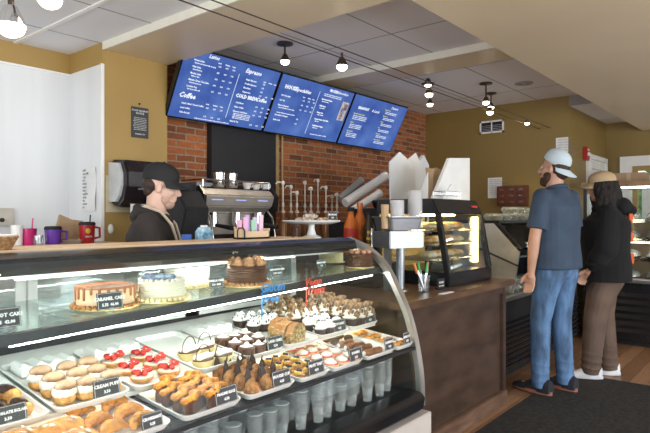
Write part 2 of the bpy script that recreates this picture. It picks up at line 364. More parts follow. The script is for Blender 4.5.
# rear sliding doors
dg=glass('door_glass',tint=(.80,.84,.84),refl=.12,opaque=.45,ocol=(.42,.42,.40))
for xa,xb in ((.2,.94),(.95,1.72),(1.73,2.48)):
    dr=obj('sliding_door',MB().box(xa,2.285,.86,xa+.035,2.305,1.20).box(xb-.035,2.285,.86,xb,2.305,1.20).box(xa,2.285,1.18,xb,2.305,1.20).box(xa,2.285,.86,xb,2.305,.885),WHITE,dc)
    obj('pane',MB().box(xa+.03,2.29,.88,xb-.03,2.298,1.185),dg,dr)
# wood ledge on top of the case
tag(obj('wooden_ledge',MB().box(X0,1.962,1.2185,2.28,2.20,1.240),LWOOD,bevel=.003),'long pale maple ledge lying along the top of the bakery case','ledge')
#================================================================ TRAYS
def rrect(w,d,r,z,n=5,cx=0,cy=0):
    pts=[]
    for sx,sy,a0 in ((1,1,0),(-1,1,PI/2),(-1,-1,PI),(1,-1,3*PI/2)):
        for k in range(n+1):
            a=a0+PI/2*k/n; pts.append((cx+sx*(w/2-r)+r*math.cos(a),cy+sy*(d/2-r)+r*math.sin(a),z))
    return pts
def tray_mb(w,d,h=.022):
    return MB().rings([rrect(w-.03,d-.03,.02,0),rrect(w-.004,d-.004,.03,h-.004),rrect(w,d,.032,h),rrect(w-.012,d-.012,.026,h),rrect(w-.034,d-.034,.018,.005)],closed=False)
SL1,SL2=math.atan(.085),math.atan(.115)
class Tray:
    def __init__(s,row,xc,w,d,label,h=.022,m=None,name='serving_tray'):
        s.row=row; s.xc=xc; s.w=w; s.d=d
        y0=1.452 if row==1 else 1.665
        sl=SL1 if row==1 else SL2
        s.y0=y0; s.sl=sl
        s.z0=(.705 if row==1 else z2(xc,y0)-.0045)
        s.o=tag(obj(name,tray_mb(w,d,h).xf(Matrix.Translation((0,d/2,0))),m or WHITE,smooth=True,loc=(xc,y0,s.z0),rot=(sl,0,0)),label,'tray','white serving trays in the bakery case')
    def p(s,fx,dy,dz=.005):   # fx in -.5...5 across, dy metres from front
        return (s.xc+fx*(s.w-.05),s.y0+dy,s.z0+math.tan(s.sl)*dy+dz)
ORDR={2:['front','back'],3:['front','middle','back'],4:['front','second','third','back']}
def ordc(i,n):
    if n==1: return ''
    if n==2: return ['left','right'][i]
    if n==3: return ['left','centre','right'][i]
    if i==0: return 'leftmost'
    if i==n-1: return 'rightmost'
    return ['','second from left','third from left','fourth from left','fifth from left'][i]
def lab(base,r,nr,c,nc):
    t=[]
    if nr>1: t.append(ORDR[nr][r]+' row')
    if nc>1: t.append(ordc(c,nc))
    return base+(', '+' '.join(t) if t else '')
def fill(tray,proto,nr,nc,base,group,dy0,ddy,fx0=-.36,fx1=.36,jit=.006,rz=None,sc=1.0,dz=.005,scj=.05):
    first=True
    for r in range(nr):
        for c in range(nc):
            fx=(fx0+(fx1-fx0)*(c/(nc-1))) if nc>1 else (fx0+fx1)/2
            x,y,z=tray.p(fx,dy0+ddy*r,dz); x+=random.uniform(-jit,jit); dyj=random.uniform(-jit,jit); y+=dyj; z+=dyj*math.tan(tray.sl)
            a=random.uniform(-.25,.25) if rz is None else rz+random.uniform(-.12,.12)
            o=dup(proto,(x,y,z),a,lab(base,r,nr,c,nc),group,sc*random.uniform(1-scj,1+scj))
    for ch in list(proto.children):
        for g in list(ch.children): bpy.data.objects.remove(g)
        bpy.data.objects.remove(ch)
    bpy.data.objects.remove(proto)
# food materials
CRUST=mat('baked_crust',(.60,.30,.08),.6,var=.35,scale=40,bump=.5,bscale=90)
GOLD=mat('golden_pastry',(.70,.27,.03),.5,var=.45,scale=50,bump=.7,bscale=100)
CREAMF=mat('whipped_cream',(.84,.79,.68),.55,var=.04,scale=20)
WCREAM=mat('white_cream',(.88,.86,.82),.5,var=.03)
CHOC=mat('dark_chocolate',(.05,.02,.010),.6,var=.3,scale=30)
MILKC=mat('milk_chocolate',(.10,.042,.022),.45,var=.3,scale=30,bump=.3)
BERRY=mat('strawberry_red',(.48,.03,.02),.25,var=.4,scale=60)
JAM=mat('red_jam',(.65,.05,.01),.2,var=.2)
YELF=mat('yellow_custard',(.75,.48,.10),.35,var=.25,scale=50)
PUFF=mat('sugared_puff',(.34,.16,.06),.7,var=.3,scale=25,col2=(.62,.44,.30))
def blob(mb,c,r,sq=(1,1,1),n=8,m=5): return mb.ell(c,(r*sq[0],r*sq[1],r*sq[2]),n=n,m=m)
def croissant():
    t=thing('croissant','croissant','pastry'); b=MB(); pts=[];rr=[]
    for k in range(13):
        a=PI*(k/12)+0; q=math.sin(a); pts.append((.055*math.cos(a),.03*math.sin(a)-.01,.012+.012*q)); rr.append(.006+.016*q*(1+.13*(-1)**k))
    b.tube(pts,rr,10); obj('body',b,GOLD,t,smooth=True); return t
def clawloaf():
    t=thing('almond_pastry','x','pastry'); b=MB()
    b.torso([(0,0,0,.052,.03),(0,0,.016,.058,.034),(0,0,.03,.045,.024),(0,0,.036,.02,.01)],n=14)
    obj('body',b,GOLD,t,smooth=True); s=MB()
    for _ in range(12): s.box(-.006,-.003,0,.006,.003,.0015,Matrix.Translation((random.uniform(-.035,.035),random.uniform(-.016,.016),.034))@Matrix.Rotation(random.uniform(0,3),4,'Z')@Matrix.Rotation(.3,4,'X'))
    obj('almond_flakes',s,CREAMF,t); return t
def cannolo():   # chocolate crepe slice with golden crumble top
    t=thing('praline_slice','x','pastry'); b=MB()
    n=9
    b.prism([(-.05,0),(.05,0),(.05,.03),(.035,.048),(0,.055),(-.035,.048),(-.05,.03)],'y',-.011,.011)
    obj('slice',b,MILKC,t,bevel=.003); c=MB()
    for k in range(18): blob(c,(-.045+.090*k/17,random.uniform(-.008,.008),.051-abs(k-8.5)*.0014),.0125,(1,1,.7),6,4)
    obj('praline_crumble',c,GOLD,t,smooth=True); return t
def chocfin():
    t=thing('chocolate_mousse_cup','x','pastry'); 
    obj('mousse',MB().lathe([(.027,0),(.030,.022),(.024,.038),(.012,.052),(.004,.056)],n=5,wav=.05,wn=2),mat('mousse_brown',(.46,.21,.07),.7,var=.4,scale=50,bump=.8),t)
    f=MB()
    for a in (-.5,.5):
        g=MB().prism([(-.020,.025),(.016,.025),(.006,.075),(-.004,.092)],'y',-.0015,.0015).xf(Matrix.Translation((a*.02,0,0))@Matrix.Rotation(a,4,'Z')@Matrix.Rotation(a*.45,4,'X')); f.add(g.v,g.f)
    obj('chocolate_shard',f,CHOC,t); return t
def fruittart():
    t=thing('fruit_tart','x','pastry')
    obj('shell',MB().lathe([(.022,0),(.031,.014),(.029,.014),(.02,.008)],n=18,wav=.05,wn=9),CRUST,t,smooth=True)
    y=MB(); 
    for k in range(7): blob(y,(random.uniform(-.016,.016),random.uniform(-.016,.016),.018+random.uniform(0,.008)),.011,(1,.8,.7))
    obj('mango_pieces',y,YELF,t,smooth=True); b=MB()
    for k in range(4): blob(b,(random.uniform(-.015,.015),random.uniform(-.015,.015),.031),.006)
    obj('blueberry',b,mat('blueberry',(.02,.02,.05),.4),t,smooth=True); return t
def danish():
    t=thing('jam_danish','x','pastry')
    obj('dough',MB().lathe([(.025,0),(.034,.008),(.033,.014),(.027,.014)],n=18,wav=.03,wn=5),mat('pale_dough',(.74,.50,.24),.6,var=.2,scale=40),t,smooth=True)
    obj('jam',MB().lathe([(.031,.0125),(.030,.0175),(.02,.018)],n=16),JAM,t,smooth=True)
    obj('cream_dollop',MB().lathe([(.023,.0165),(.023,.024),(.013,.031),(.003,.035)],n=14,wav=.06,wn=7),CREAMF,t,smooth=True); return t
def log():
    t=thing('chocolate_roll','x','pastry'); b=MB().cap((-.045,0,.018),(.045,0,.018),.018,.017,12)
    obj('roll',b,mat('brown_roll',(.24,.09,.035),.6,var=.35,scale=40,bump=.6),t,smooth=True)
    obj('cream_end',MB().cyl((.06,0,.018),(.0635,0,.018),.010,n=10).cyl((-.0625,0,.018),(-.066,0,.018),.010,n=10),CREAMF,t); return t
def truffle():
    t=thing('chocolate_cream_puff','x','pastry')
    obj('puff',blob(MB(),(0,0,.017),.024,(1,1,.75),12,7),mat('cocoa_dust',(.10,.06,.035),.85,var=.4,scale=60),t,smooth=True)
    obj('cream',MB().lathe([(.02,.017),(.021,.022),(.015,.024)],n=12),CREAMF,t,smooth=True); return t
def apricot():
    t=thing('apricot_pastry','x','pastry'); b=MB()
    b.lathe([(.028,0),(.036,.010),(.030,.018)],n=16,wav=.14,wn=4); obj('dough',b,CRUST,t,smooth=True)
    obj('apricot_glaze',blob(MB(),(0,0,.018),.017,(1,1,.5),10,6),mat('apricot',(.78,.26,.03),.25,var=.25),t,smooth=True)
    obj('icing',blob(MB(),(.008,0,.025),.010,(1.2,.7,.3)),WCREAM,t,smooth=True); return t
def eclair():
    t=thing('chocolate_eclair','x','pastry')
    obj('bun',MB().cap((0,-.035,.022),(0,.035,.022),.022,.022,12),CRUST,t,smooth=True)
    obj('chocolate_glaze',MB().ell((0,0,.030),(.022,.054,.019),n=14,m=8),mat('eclair_glaze',(.06,.025,.018),.18,var=.2),t,smooth=True); return t
def puff():
    t=thing('cream_puff','x','pastry')
    obj('base',MB().ell((0,0,.020),(.034,.036,.022),n=16,m=8),CRUST,t,smooth=True)
    obj('cream_filling',MB().lathe([(.03,.026),(.035,.034),(.035,.046),(.028,.054)],n=20,wav=.05,wn=10),CREAMF,t,smooth=True)
    obj('sugared_lid',MB().ell((.003,0,.058),(.034,.033,.018),n=16,m=8),PUFF,t,smooth=True); return t
def strawtart():
    t=thing('strawberry_tart','x','pastry')
    obj('shell',MB().lathe([(.030,0),(.042,.016),(.040,.018),(.030,.012)],n=22,wav=.04,wn=11),CRUST,t,smooth=True)
    obj('custard',MB().lathe([(.039,.012),(.036,.02),(.02,.024)],n=16),CREAMF,t,smooth=True)
    s=MB()
    for k in range(9):
        a=k*2.4; r=.004+.0037*k; s.ell((r*math.cos(a),r*math.sin(a),.030+.004*(k%3)),(.017,.010,.010),Matrix.Rotation(a,3,'Z')@Matrix.Rotation(.5,3,'X'),n=8,m=5)
    obj('strawberry_slices',s,BERRY,t,smooth=True); 
    g=MB()
    for k in range(6): g.box(-.009,-.0015,0,.009,.0015,.002,Matrix.Translation((random.uniform(-.02,.02),random.uniform(-.02,.02),.043))@Matrix.Rotation(random.uniform(0,3),4,'Z'))
    obj('sugar_drizzle',g,WCREAM,t); return t
def boat():
    t=thing('cream_boat_tart','x','pastry')
    obj('yellow_dish',MB().lathe([(.030,0),(.045,.026),(.042,.026),(.032,.016)],n=24,ry=.78,wav=.02,wn=12),mat('pale_yellow',(.78,.66,.32),.5),t,smooth=True)
    obj('chocolate_layer',MB().lathe([(.040,.018),(.038,.029),(.02,.031)],n=18,ry=.78),MILKC,t,smooth=True)
    c=MB()
    for k in range(6):
        for j in (-1,1): blob(c,(-.028+.056*k/5,j*.008,.035),.012,(.8,1,.75))
    obj('piped_cream',c,CREAMF,t,smooth=True)
    h=MB().tube([(.036*math.cos(a),0,.03+.045*math.sin(a)) for a in [PI*k/12 for k in range(13)]],.0016,6)
    obj('chocolate_hoop',h,CHOC,t,smooth=True); return t
def lava():
    t=thing('chocolate_lava_cake','x','cake')
    obj('cake',MB().lathe([(.030,0),(.034,.004),(.034,.032),(.028,.038),(.01,.038)],n=20),MILKC,t,smooth=True)
    obj('icing_sugar',MB().lathe([(.0275,.0375),(.022,.0395),(.012,.0395)],n=16),WCREAM,t,smooth=True)
    obj('cream_rosette',MB().lathe([(.011,.039),(.013,.044),(.008,.051),(.002,.055)],n=14,wav=.12,wn=5),CREAMF,t,smooth=True); return t
def loafslice():
    t=thing('fruit_loaf_slice','x','cake')
    obj('crumb',MB().prism([(-.05,0),(.05,0),(.052,.035),(.035,.055),(0,.062),(-.035,.055),(-.052,.035)],'y',-.012,.012),mat('fruit_crumb',(.34,.16,.06),.8,var=.6,scale=90,bump=.6,col2=(.66,.50,.22)),t,bevel=.003)
    obj('crust',MB().prism([(-.054,.03),(-.037,.057),(0,.065),(.037,.057),(.054,.03),(.053,.028),(.035,.052),(0,.059),(-.035,.052),(-.053,.028)],'y',-.0125,.0125),mat('loaf_crust',(.34,.16,.055),.6,var=.3,scale=40,bump=.5),t); return t
def cupcake(top):
    t=thing('cupcake','x','cupcake')
    obj('wrapper',MB().lathe([(.024,0),(.033,.035),(.031,.036)],n=28,wav=.04,wn=14),mat('dark_wrapper',(.05,.03,.025),.6),t,smooth=False)
    obj('cream_swirl',MB().lathe([(.030,.034),(.037,.042),(.031,.05),(.033,.055),(.024,.064),(.025,.068),(.012,.08),(.003,.086)],n=18,wav=.05,wn=6),WCREAM if top=='cookie' else CREAMF,t,smooth=True)
    c=MB()
    for k in range(22 if top=='cookie' else 30):
        a=random.uniform(0,6.28); q=random.uniform(0,1); z=.046+.036*q; r=.034*(1-q*.8)
        M=Matrix.Translation((r*math.cos(a),r*math.sin(a),z))@Euler((random.uniform(0,3),random.uniform(0,3),0)).to_matrix().to_4x4()
        s=.0065 if top=='cookie' else .012
        c.box(-s,-s*.8,-s*.3,s,s*.8,s*.3,M)
    if top!='cookie':
        for k in range(5):
            M=Matrix.Translation((random.uniform(-.016,.016),random.uniform(-.016,.016),.085))@Euler((random.uniform(-.6,.6),random.uniform(-.6,.6),random.uniform(0,3))).to_matrix().to_4x4()
            c.box(-.008,-.002,-.012,.008,.002,.014,M)
    obj('cookie_crumbs' if top=='cookie' else 'chocolate_pieces',c,BLKM if top=='cookie' else mat('toffee_chips',(.12,.06,.03),.5,var=.6,scale=60,col2=(.40,.24,.12)),t); return t
# ---- tags
def card(loc,w,h,lines,label,rz=0,tilt=-.18,holder=True,shape=None):
    t=thing('price_card',label,'price card',loc,rz,'grey price cards in the bakery case')
    M=Matrix.Rotation(tilt,4,'X')
    obj('plate',MB().box(-w/2,-.0015,.012,w/2,.0015,.012+h).xf(M),CHALK,t)
    lb=MB()
    for x0,z0,x1,z1 in ((-.47,.04,.47,.055),(-.47,.945,.47,.96),(-.47,.04,-.46,.96),(.46,.04,.47,.96)):
        lb.box(x0*w,-.0022,.012+z0*h,x1*w,-.0016,.012+z1*h)
    n=len(lines)
    for i,s in enumerate(lines):
        sz=h*(.27 if i==0 else .23)*(1 if len(s)<13 else .8)
        text_mb(lb,s,sz,Matrix.Translation((0,-.0018,.012+h*(.55-.34*i)))@RX90,'CENTER',ext=.0004,bold=.0006)
    lb.xf(M); obj('lettering',lb,INK,t)
    if holder: obj('clear_holder',MB().box(-.012,-.008,0,.012,.014,.004).box(-.007,-.006,.002,.007,-.003,.02).box(-.007,.002,.002,.007,.005,.02),PLAST,t)
    return t
def tray_card(tr,fx,lines,label,w=.096,h=.056,dy=.012):
    p=tr.p(fx,dy,.0045); return card(p,w,h,lines,label)
# front row: boundaries along X
f1=Tray(1,.80,.46,.38,'wide white tray of croissants nearest camera, lower left of case')
f2=Tray(1,1.19,.25,.36,'white tray of praline-topped chocolate slices in front row')
f3=Tray(1,1.46,.25,.36,'white tray of brown mousse cups with chocolate shards')
f4=Tray(1,1.70,.19,.34,'white tray of small mango and blueberry tarts')
f5=Tray(1,1.915,.22,.42,'white tray of jam danishes with white cream dollops')
f6=Tray(1,2.165,.24,.42,'white tray of chocolate rolls beside the jam danishes')
f7=Tray(1,2.37,.155,.42,'white tray of apricot pastries at right end of case')
fill(f1,clawloaf(),2,2,'large golden almond pastry in lower left tray','almond pastries in the lower left tray',.06,.10,-.42,-.12,sc=1.35)
fill(f1,croissant(),3,2,'curved golden croissant in lower left tray','croissants in the lower left tray',.06,.085,.16,.42,rz=.4,sc=.95)
fill(f2,cannolo(),4,2,'praline crumble chocolate slice standing in tray','praline slices in front-row tray',.05,.055,-.24,.26,rz=.5,sc=1.22)
fill(f3,chocfin(),4,3,'brown mousse cup with dark chocolate shards','mousse cups in front-row tray',.045,.06,-.34,.34,sc=1.0)
fill(f4,fruittart(),4,3,'mango and blueberry tart in small white tray','fruit tarts in front-row tray',.05,.062,-.40,.40,sc=.95)
fill(f5,danish(),4,3,'jam danish with white cream dollop on tray','jam danishes in front-row tray',.05,.082,-.40,.40,jit=.003,sc=1.08)
fill(f6,log(),4,1,'brown chocolate roll lying across its tray','chocolate rolls in front-row tray',.045,.05,-.1,-.1,sc=.95)
fill(f6,truffle(),3,2,'cocoa-dusted cream puff behind the chocolate rolls','cocoa puffs behind the chocolate rolls',.25,.055,-.2,.34)
fill(f7,apricot(),4,2,'glazed apricot pastry at right end of case','apricot pastries at right end of case',.05,.08,-.32,.32,sc=.9)
tray_card(f1,.40,['CROISSANT','3.25'],'tilted price card in front of the croissants, glare on it',.07,.045)
tray_card(f2,.30,['PRALINE SLICE','4.50'],'price card clipped before the praline chocolate slices')
tray_card(f3,.28,['MOUSSE CUP','4.25'],'price card clipped before the chocolate-shard mousse cups')
tray_card(f4,.10,['FRUIT TART','4.50'],'price card clipped before the small mango tarts')
tray_card(f5,.38,['DANISH','3.75'],'price card clipped before the jam danishes')
tray_card(f6,.42,['CANNOLI','4.00'],'price card clipped before the chocolate rolls',.075)
tray_card(f7,.30,['APRICOT','3.75'],'price card clipped before the apricot pastries',.06)
# second row
s1=Tray(2,.635,.25,.46,'white tray of chocolate eclairs at far left of rear row')
s2=Tray(2,.895,.25,.46,'white tray of sugared cream puffs in rear row')
s3=Tray(2,1.155,.25,.46,'white tray of red strawberry tarts in rear row')
s4=Tray(2,1.400,.22,.46,'white tray of cream boat tarts with chocolate hoops')
s5=Tray(2,1.630,.22,.46,'white tray of round chocolate cakes with sugar tops')
s6=Tray(2,1.860,.22,.46,'white tray of fruit loaf slices in rear row')
s7=Tray(2,2.090,.22,.46,'white tray of cream-swirl cupcakes in rear row')
s8=Tray(2,2.33,.24,.46,'white tray of toffee cupcakes at right end of rear row')
fill(s1,eclair(),2,3,'glazed chocolate eclair in left rear tray','chocolate eclairs in left rear tray',.08,.115,-.36,.36,sc=1.0)
fill(s2,puff(),3,3,'sugared cream puff in the tray behind its card','cream puffs in rear-row tray',.06,.075,-.38,.38,sc=1.0)
fill(s3,strawtart(),3,2,'red strawberry tart in white rear tray','strawberry tarts in rear-row tray',.07,.095,-.25,.27,sc=1.02)
fill(s4,boat(),2,2,'cream boat tart with thin chocolate hoop','cream boat tarts in rear-row tray',.06,.10,-.27,.27,rz=.2,sc=1.15)
fill(s5,lava(),3,3,'round chocolate cake with sugar top and rosette','round chocolate cakes in rear-row tray',.05,.075,-.38,.38,sc=.98,jit=.002)
fill(s6,loafslice(),4,1,'thick crusty fruit loaf slice leaning in tray','fruit loaf slices in rear-row tray',.05,.035,-.1,.1,rz=.25,sc=1.32)
CG='cream-swirl cupcakes in the case'; TG='toffee cupcakes in the case'
fill(s6,cupcake('cookie'),2,3,'cookie-crumb cream cupcake behind the fruit loaf slices',CG,.26,.09,-.33,.40,sc=.95)
fill(s7,cupcake('cookie'),2,3,'cookie-crumb cream cupcake right of the fruit loaf',CG,.05,.078,-.36,.36,sc=.9)
fill(s7,cupcake('toffee'),3,3,'toffee cupcake behind the cream-swirl cupcakes',TG,.22,.078,-.36,.36,sc=1.16)
fill(s8,cupcake('toffee'),4,3,'toffee cupcake in the right end rear tray',TG,.05,.085,-.36,.36,sc=1.16)
tray_card(s1,.05,['CHOCOLATE ECLAIR','3.50'],'long price card before the chocolate eclairs',.10,.05)
tray_card(s2,.22,['CREAM PUFF','3.50'],'price card standing before the sugared cream puffs',.088,.055)
tray_card(s5,.40,['LAVA CAKE','5.50'],'price card before the round chocolate cakes')
tray_card(s7,.26,['CUPCAKES','4.25'],'price card before the cream-swirl cupcakes')
tray_card(s8,.30,['TOFFEE','4.25'],'price card before the right end toffee cupcakes')
# white paper ruffles at the back of rear trays
for tr,nm in ((s2,'cream puffs'),(s3,'strawberry tarts'),(s5,'chocolate cakes')):
    b=MB(); rs=[]
    for k in range(24):
        x=-.09+.18*k/23; z=.006*math.sin(k*.9)+.006*random.random()
        rs.append([(x,-.05,0.001),(x,-.04+.01*math.sin(k),.03+z),(x,.04,.035+z*.7),(x,.05,.001)])
    b.rings(rs); tag(obj('parchment_paper',b,PAPER,loc=tr.p(0,.37,.006),rot=(0,0,0)),'crumpled white parchment paper at back of '+nm+' tray','paper')
# clear wrap over eclairs
# ---- cakes on upper shelf
def board(t,r): obj('gold_cake_board',MB().lathe([(r,0),(r,.004)],n=30,wav=.012,wn=15),mat('gold_card',(.70,.52,.22),.4,var=.1),t,smooth=False)
def pearls(mb,r,z,n,s,c=(0,0)):
    for k in range(n):
        a=2*PI*k/n; mb.ell((c[0]+r*math.cos(a),c[1]+r*math.sin(a),z),(s,s,s*.9),n=7,m=5)
    return mb
def cake_at(u,Y,name,label,r,h,side,rings=True,rot=0):
    p=at(u,300,Y=Y); z=shelfz(p.x)+.010
    t=thing(name,label,'cake',(p.x,p.y,z),rot); board(t,r*1.14)
    pr=[(r,.004)]
    k=8
    if rings:
        for i in range(k): pr+= [(r+.0015,.004+(h-.01)*(i+.3)/k),(r-.001,.004+(h-.01)*(i+.8)/k)]
    pr+=[(r,h-.008),(r-.006,h-.001),(.004,h)]
    obj('cake_body',MB().lathe(pr,n=40),side,t,smooth=True); return t
c1=cake_at(106,1.85,'caramel_cake','round caramel drip cake on gold board, left on upper shelf',.097,.074,mat('peach_icing',(.80,.55,.33),.5,var=.05),False)
dr=MB().lathe([(.098,.068),(.096,.0765),(.003,.0775)],n=40)
for k in range(22):
    a=2*PI*k/22; L=random.uniform(.010,.045); dr.cap((.0985*math.cos(a),.0985*math.sin(a),.071),(.0985*math.cos(a),.0985*math.sin(a),.071-L),.005,.0045,8)
obj('caramel_drip',dr,mat('caramel',(.42,.16,.06),.2,var=.15),c1,smooth=True)
obj('crumb_border',pearls(pearls(MB(),.106,.010,34,.009),.112,.007,30,.006),mat('crumb_brown',(.42,.19,.06),.7,var=.4,scale=60),c1,smooth=True)
c2=cake_at(162,1.79,'birthday_cake','cream ribbed cake with blue icing flowers at shelf front',.084,.076,mat('ivory_buttercream',(.80,.76,.60),.55,var=.03))
obj('piped_border',pearls(MB(),.094,.012,30,.010),mat('butter_yellow',(.80,.66,.36),.5),c2,smooth=True)
obj('rim_piping',pearls(MB(),.078,.078,26,.0075),CREAMF,c2,smooth=True)
fl=MB(); 
for k in range(9):
    a=PI*.95+k*.20+random.uniform(-.1,.1); cx,cy=.058*math.cos(a),.058*math.sin(a)
    for j in range(6): fl.ell((cx+.010*math.cos(j*1.05),cy+.010*math.sin(j*1.05),.086+random.uniform(0,.010)),(.012,.010,.008),n=7,m=5)
obj('blue_icing_flowers',fl,mat('blue_icing',(.16,.28,.50),.5,var=.5,scale=50,col2=(.5,.62,.75)),c2,smooth=True)
c3=cake_at(187,2.0,'vanilla_cake','plain white cake with green and blue flowers, standing behind',.094,.088,mat('white_buttercream',(.84,.82,.72),.55,var=.03))
obj('piped_border',pearls(MB(),.103,.012,30,.010),MATS['butter_yellow'],c3,smooth=True)
fl=MB()
for k in range(12): fl.ell((-.055+random.uniform(-.03,.03),-.02+random.uniform(-.04,.04),.093+random.uniform(0,.01)),(.013,.010,.008),n=7,m=5)
obj('green_icing_leaves',fl,mat('green_icing',(.25,.5,.36),.5,var=.6,scale=60,col2=(.35,.5,.7)),c3,smooth=True)
c4=cake_at(247,1.80,'chocolate_cake','tall chocolate cake topped with praline rosettes beside white cake',.086,.086,MILKC)
obj('praline_border',pearls(MB(),.096,.011,30,.010),mat('praline_brown',(.42,.18,.07),.5,var=.3,scale=60),c4,smooth=True)
rz_=MB()
for k in range(8):
    a=2*PI*k/8+.2; c=(.062*math.cos(a),.062*math.sin(a),.086); rz_.lathe([(.019,0),(.022,.010),(.015,.020),(.016,.024),(.004,.038)],c=c,n=12,wav=.15,wn=5)
obj('praline_rosettes',rz_,mat('praline_cream',(.50,.27,.13),.5,var=.3,scale=60),c4,smooth=True)
obj('white_cream_disc',MB().lathe([(.045,.0855),(.043,.091),(.003,.092)],n=24),WCREAM,c4,smooth=True)
c5=cake_at(360,1.76,'mocha_cake','brown cake at right end of upper shelf near frame',.066,.075,MILKC)
obj('mocha_swirl',pearls(MB(),.048,.082,9,.014),mat('mocha_cream',(.5,.26,.15),.5),c5,smooth=True)
c6=cake_at(331,2.05,'lemon_cake','pale yellow cake behind glass at right of upper shelf',.070,.08,mat('lemon_icing',(.80,.72,.40),.5))
obj('rim_piping',pearls(MB(),.06,.083,18,.007),CREAMF,c6,smooth=True)
def shelf_card(u,v,Y,lines,label,w=.09,h=.056):
    p=at(u,v,Y=Y); return card((p.x,p.y,shelfz(p.x)+.0085),w,h,lines,label)
shelf_card(5,320,1.72,['CARROT CAKE','5.25  42.00'],'price card at far left of upper shelf, no cake')
shelf_card(111,307,1.725,['CARAMEL CAKE','5.75  46.00'],'price card in front of the caramel drip cake')
shelf_card(217,292,1.80,['VANILLA CAKE','5.50  44.00'],'price card between white cake and chocolate cake',.07,.044)
shelf_card(278,284,1.83,['CHOCOLATE CAKE','5.75  46.00'],'light-edged price card right of the chocolate cake',.066,.05)
shelf_card(322,276,1.86,['LEMON CAKE','5.50'],'price card in upper shelf centre right beside pink sign',.062,.042)
shelf_card(363,270,1.72,['MOCHA','5.75'],'price card before the brown cake at shelf end',.055,.036)
# script signs
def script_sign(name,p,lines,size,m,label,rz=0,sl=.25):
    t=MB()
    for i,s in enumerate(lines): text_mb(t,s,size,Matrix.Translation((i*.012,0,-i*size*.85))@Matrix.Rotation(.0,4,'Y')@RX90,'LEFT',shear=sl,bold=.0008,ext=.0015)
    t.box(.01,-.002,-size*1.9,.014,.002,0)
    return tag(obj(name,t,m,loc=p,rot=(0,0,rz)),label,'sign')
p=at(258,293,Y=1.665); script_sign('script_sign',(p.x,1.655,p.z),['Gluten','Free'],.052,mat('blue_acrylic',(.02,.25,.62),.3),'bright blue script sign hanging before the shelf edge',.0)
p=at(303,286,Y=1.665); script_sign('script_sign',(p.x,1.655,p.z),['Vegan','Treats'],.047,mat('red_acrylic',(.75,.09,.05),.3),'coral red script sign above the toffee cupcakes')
tag(obj('paper_clip_card',MB().box(0,-.001,0,.012,.001,.014),MATS['blue_acrylic'],loc=(at(252,318,Y=1.95).x,1.95,z2(1.75,1.95)+.013)),'tiny blue tab on white tray left of cupcakes','tab')
# clear cups in lower well
def stackcup():
    t=thing('plastic_cup_stack','x','cups'); b=MB()
    H=.15; b.lathe([(.024,0),(.030,.06)],n=14)
    for k in range(8): z=.06+k*.011; b.lathe([(.030+.001*(k%2),z),(.036,z+.009),(.034,z+.010)],n=14)
    obj('cup_bodies',b,glass('cup_plastic',tint=(.92,.93,.94),refl=.16,rough=.12,opaque=.26,ocol=(1,1,1)),t,smooth=True)
    obj('rolled_rims',MB().lathe([(.033,H+.003),(.037,H+.006),(.034,H+.009)],n=14),mat('frosted_rim',(.75,.77,.78),.3),t,smooth=True); return t
pc=stackcup(); cg='stacks of clear plastic cups under the trays'
for r in range(3):
    for c in range(18):
        x=.80+c*.094+random.uniform(-.02,.02)+(.04 if r%2 else 0); y=1.57+r*.11+random.uniform(-.012,.012)
        if x>2.44: continue
        dup(pc,(x,y,.4755),random.random(),'stack of clear plastic cups in bottom well, '+ORDR[3][r]+' row, '+('number %d from left'%(c+1)),cg,(.86,.86,random.uniform(.72,1.15)))
for ch in list(pc.children): bpy.data.objects.remove(ch)
bpy.data.objects.remove(pc)
#================================================================ WOOD COUNTER
wc=thing('wooden_counter','dark walnut panelled counter right of the bakery case','counter',(2.53,1.6,0))
obj('body',MB().box(.02,.03,0,1.44,.72,.855),DWOOD,wc)
obj('front_frame',MB().box(0.0,0.005,0,.035,.03,.855).box(1.40,.005,0,1.45,.03,.855).box(0,.008,.80,1.45,.03,.855),DWOOD,wc,bevel=.003)
obj('baseboard',MB().box(0,-.005,0,1.45,.03,.10),mat('baseboard_wood',(.15,.085,.055),.45,var=.35,scale=4,stretch=(1,1,6)),wc,bevel=.004)
obj('worktop',MB().box(-.015,-.05,.858,1.49,.75,.898),CWOOD,wc,bevel=.006)
ZT=.898
# heated display
hd=thing('heated_display_case','black heated countertop cabinet with lit yellow shelves','display case',(3.27,1.69,ZT))
W_=.66
obj('base',MB().box(0,0,0,W_,.56,.09),BLACK,hd,bevel=.008)
obj('top_hood',MB().prism([(.07,.47),(.0+.12,.57),(.56,.57),(.56,.47)],'x',0,W_),BLACK,hd,bevel=.006)
for xx in (0,W_-.03):
    obj('front_post',MB().prism([(0,.09),(.035,.09),(.105,.47),(.07,.47)],'x',xx,xx+.03),BLACK,hd); obj('rear_post',MB().box(xx,.53,.09,xx+.03,.56,.47),BLACK,hd)
obj('front_glass',MB().prism([(.006,.09),(.012,.09),(.082,.47),(.076,.47)],'x',.03,W_-.03),glass('warm_glass',refl=.06),hd)
obj('side_glass',MB().prism([(.02,.09),(.54,.09),(.54,.47),(.09,.47)],'x',.012,.017),MATS['warm_glass'],hd)
obj('back_panel',MB().box(.03,.535,.09,W_-.03,.545,.47),mat('warm_steel',(.66,.52,.22),.35,metal=.7),hd)
obj('heat_lamp',MB().box(W_-.055,.09,.12,W_-.035,.13,.45),emis('warm_led',(1.0,.72,.32),15),hd)
obj('ceiling_lamp',MB().box(.08,.25,.455,W_-.08,.29,.468),emis('warm_led_soft',(1.0,.62,.16),42),hd)
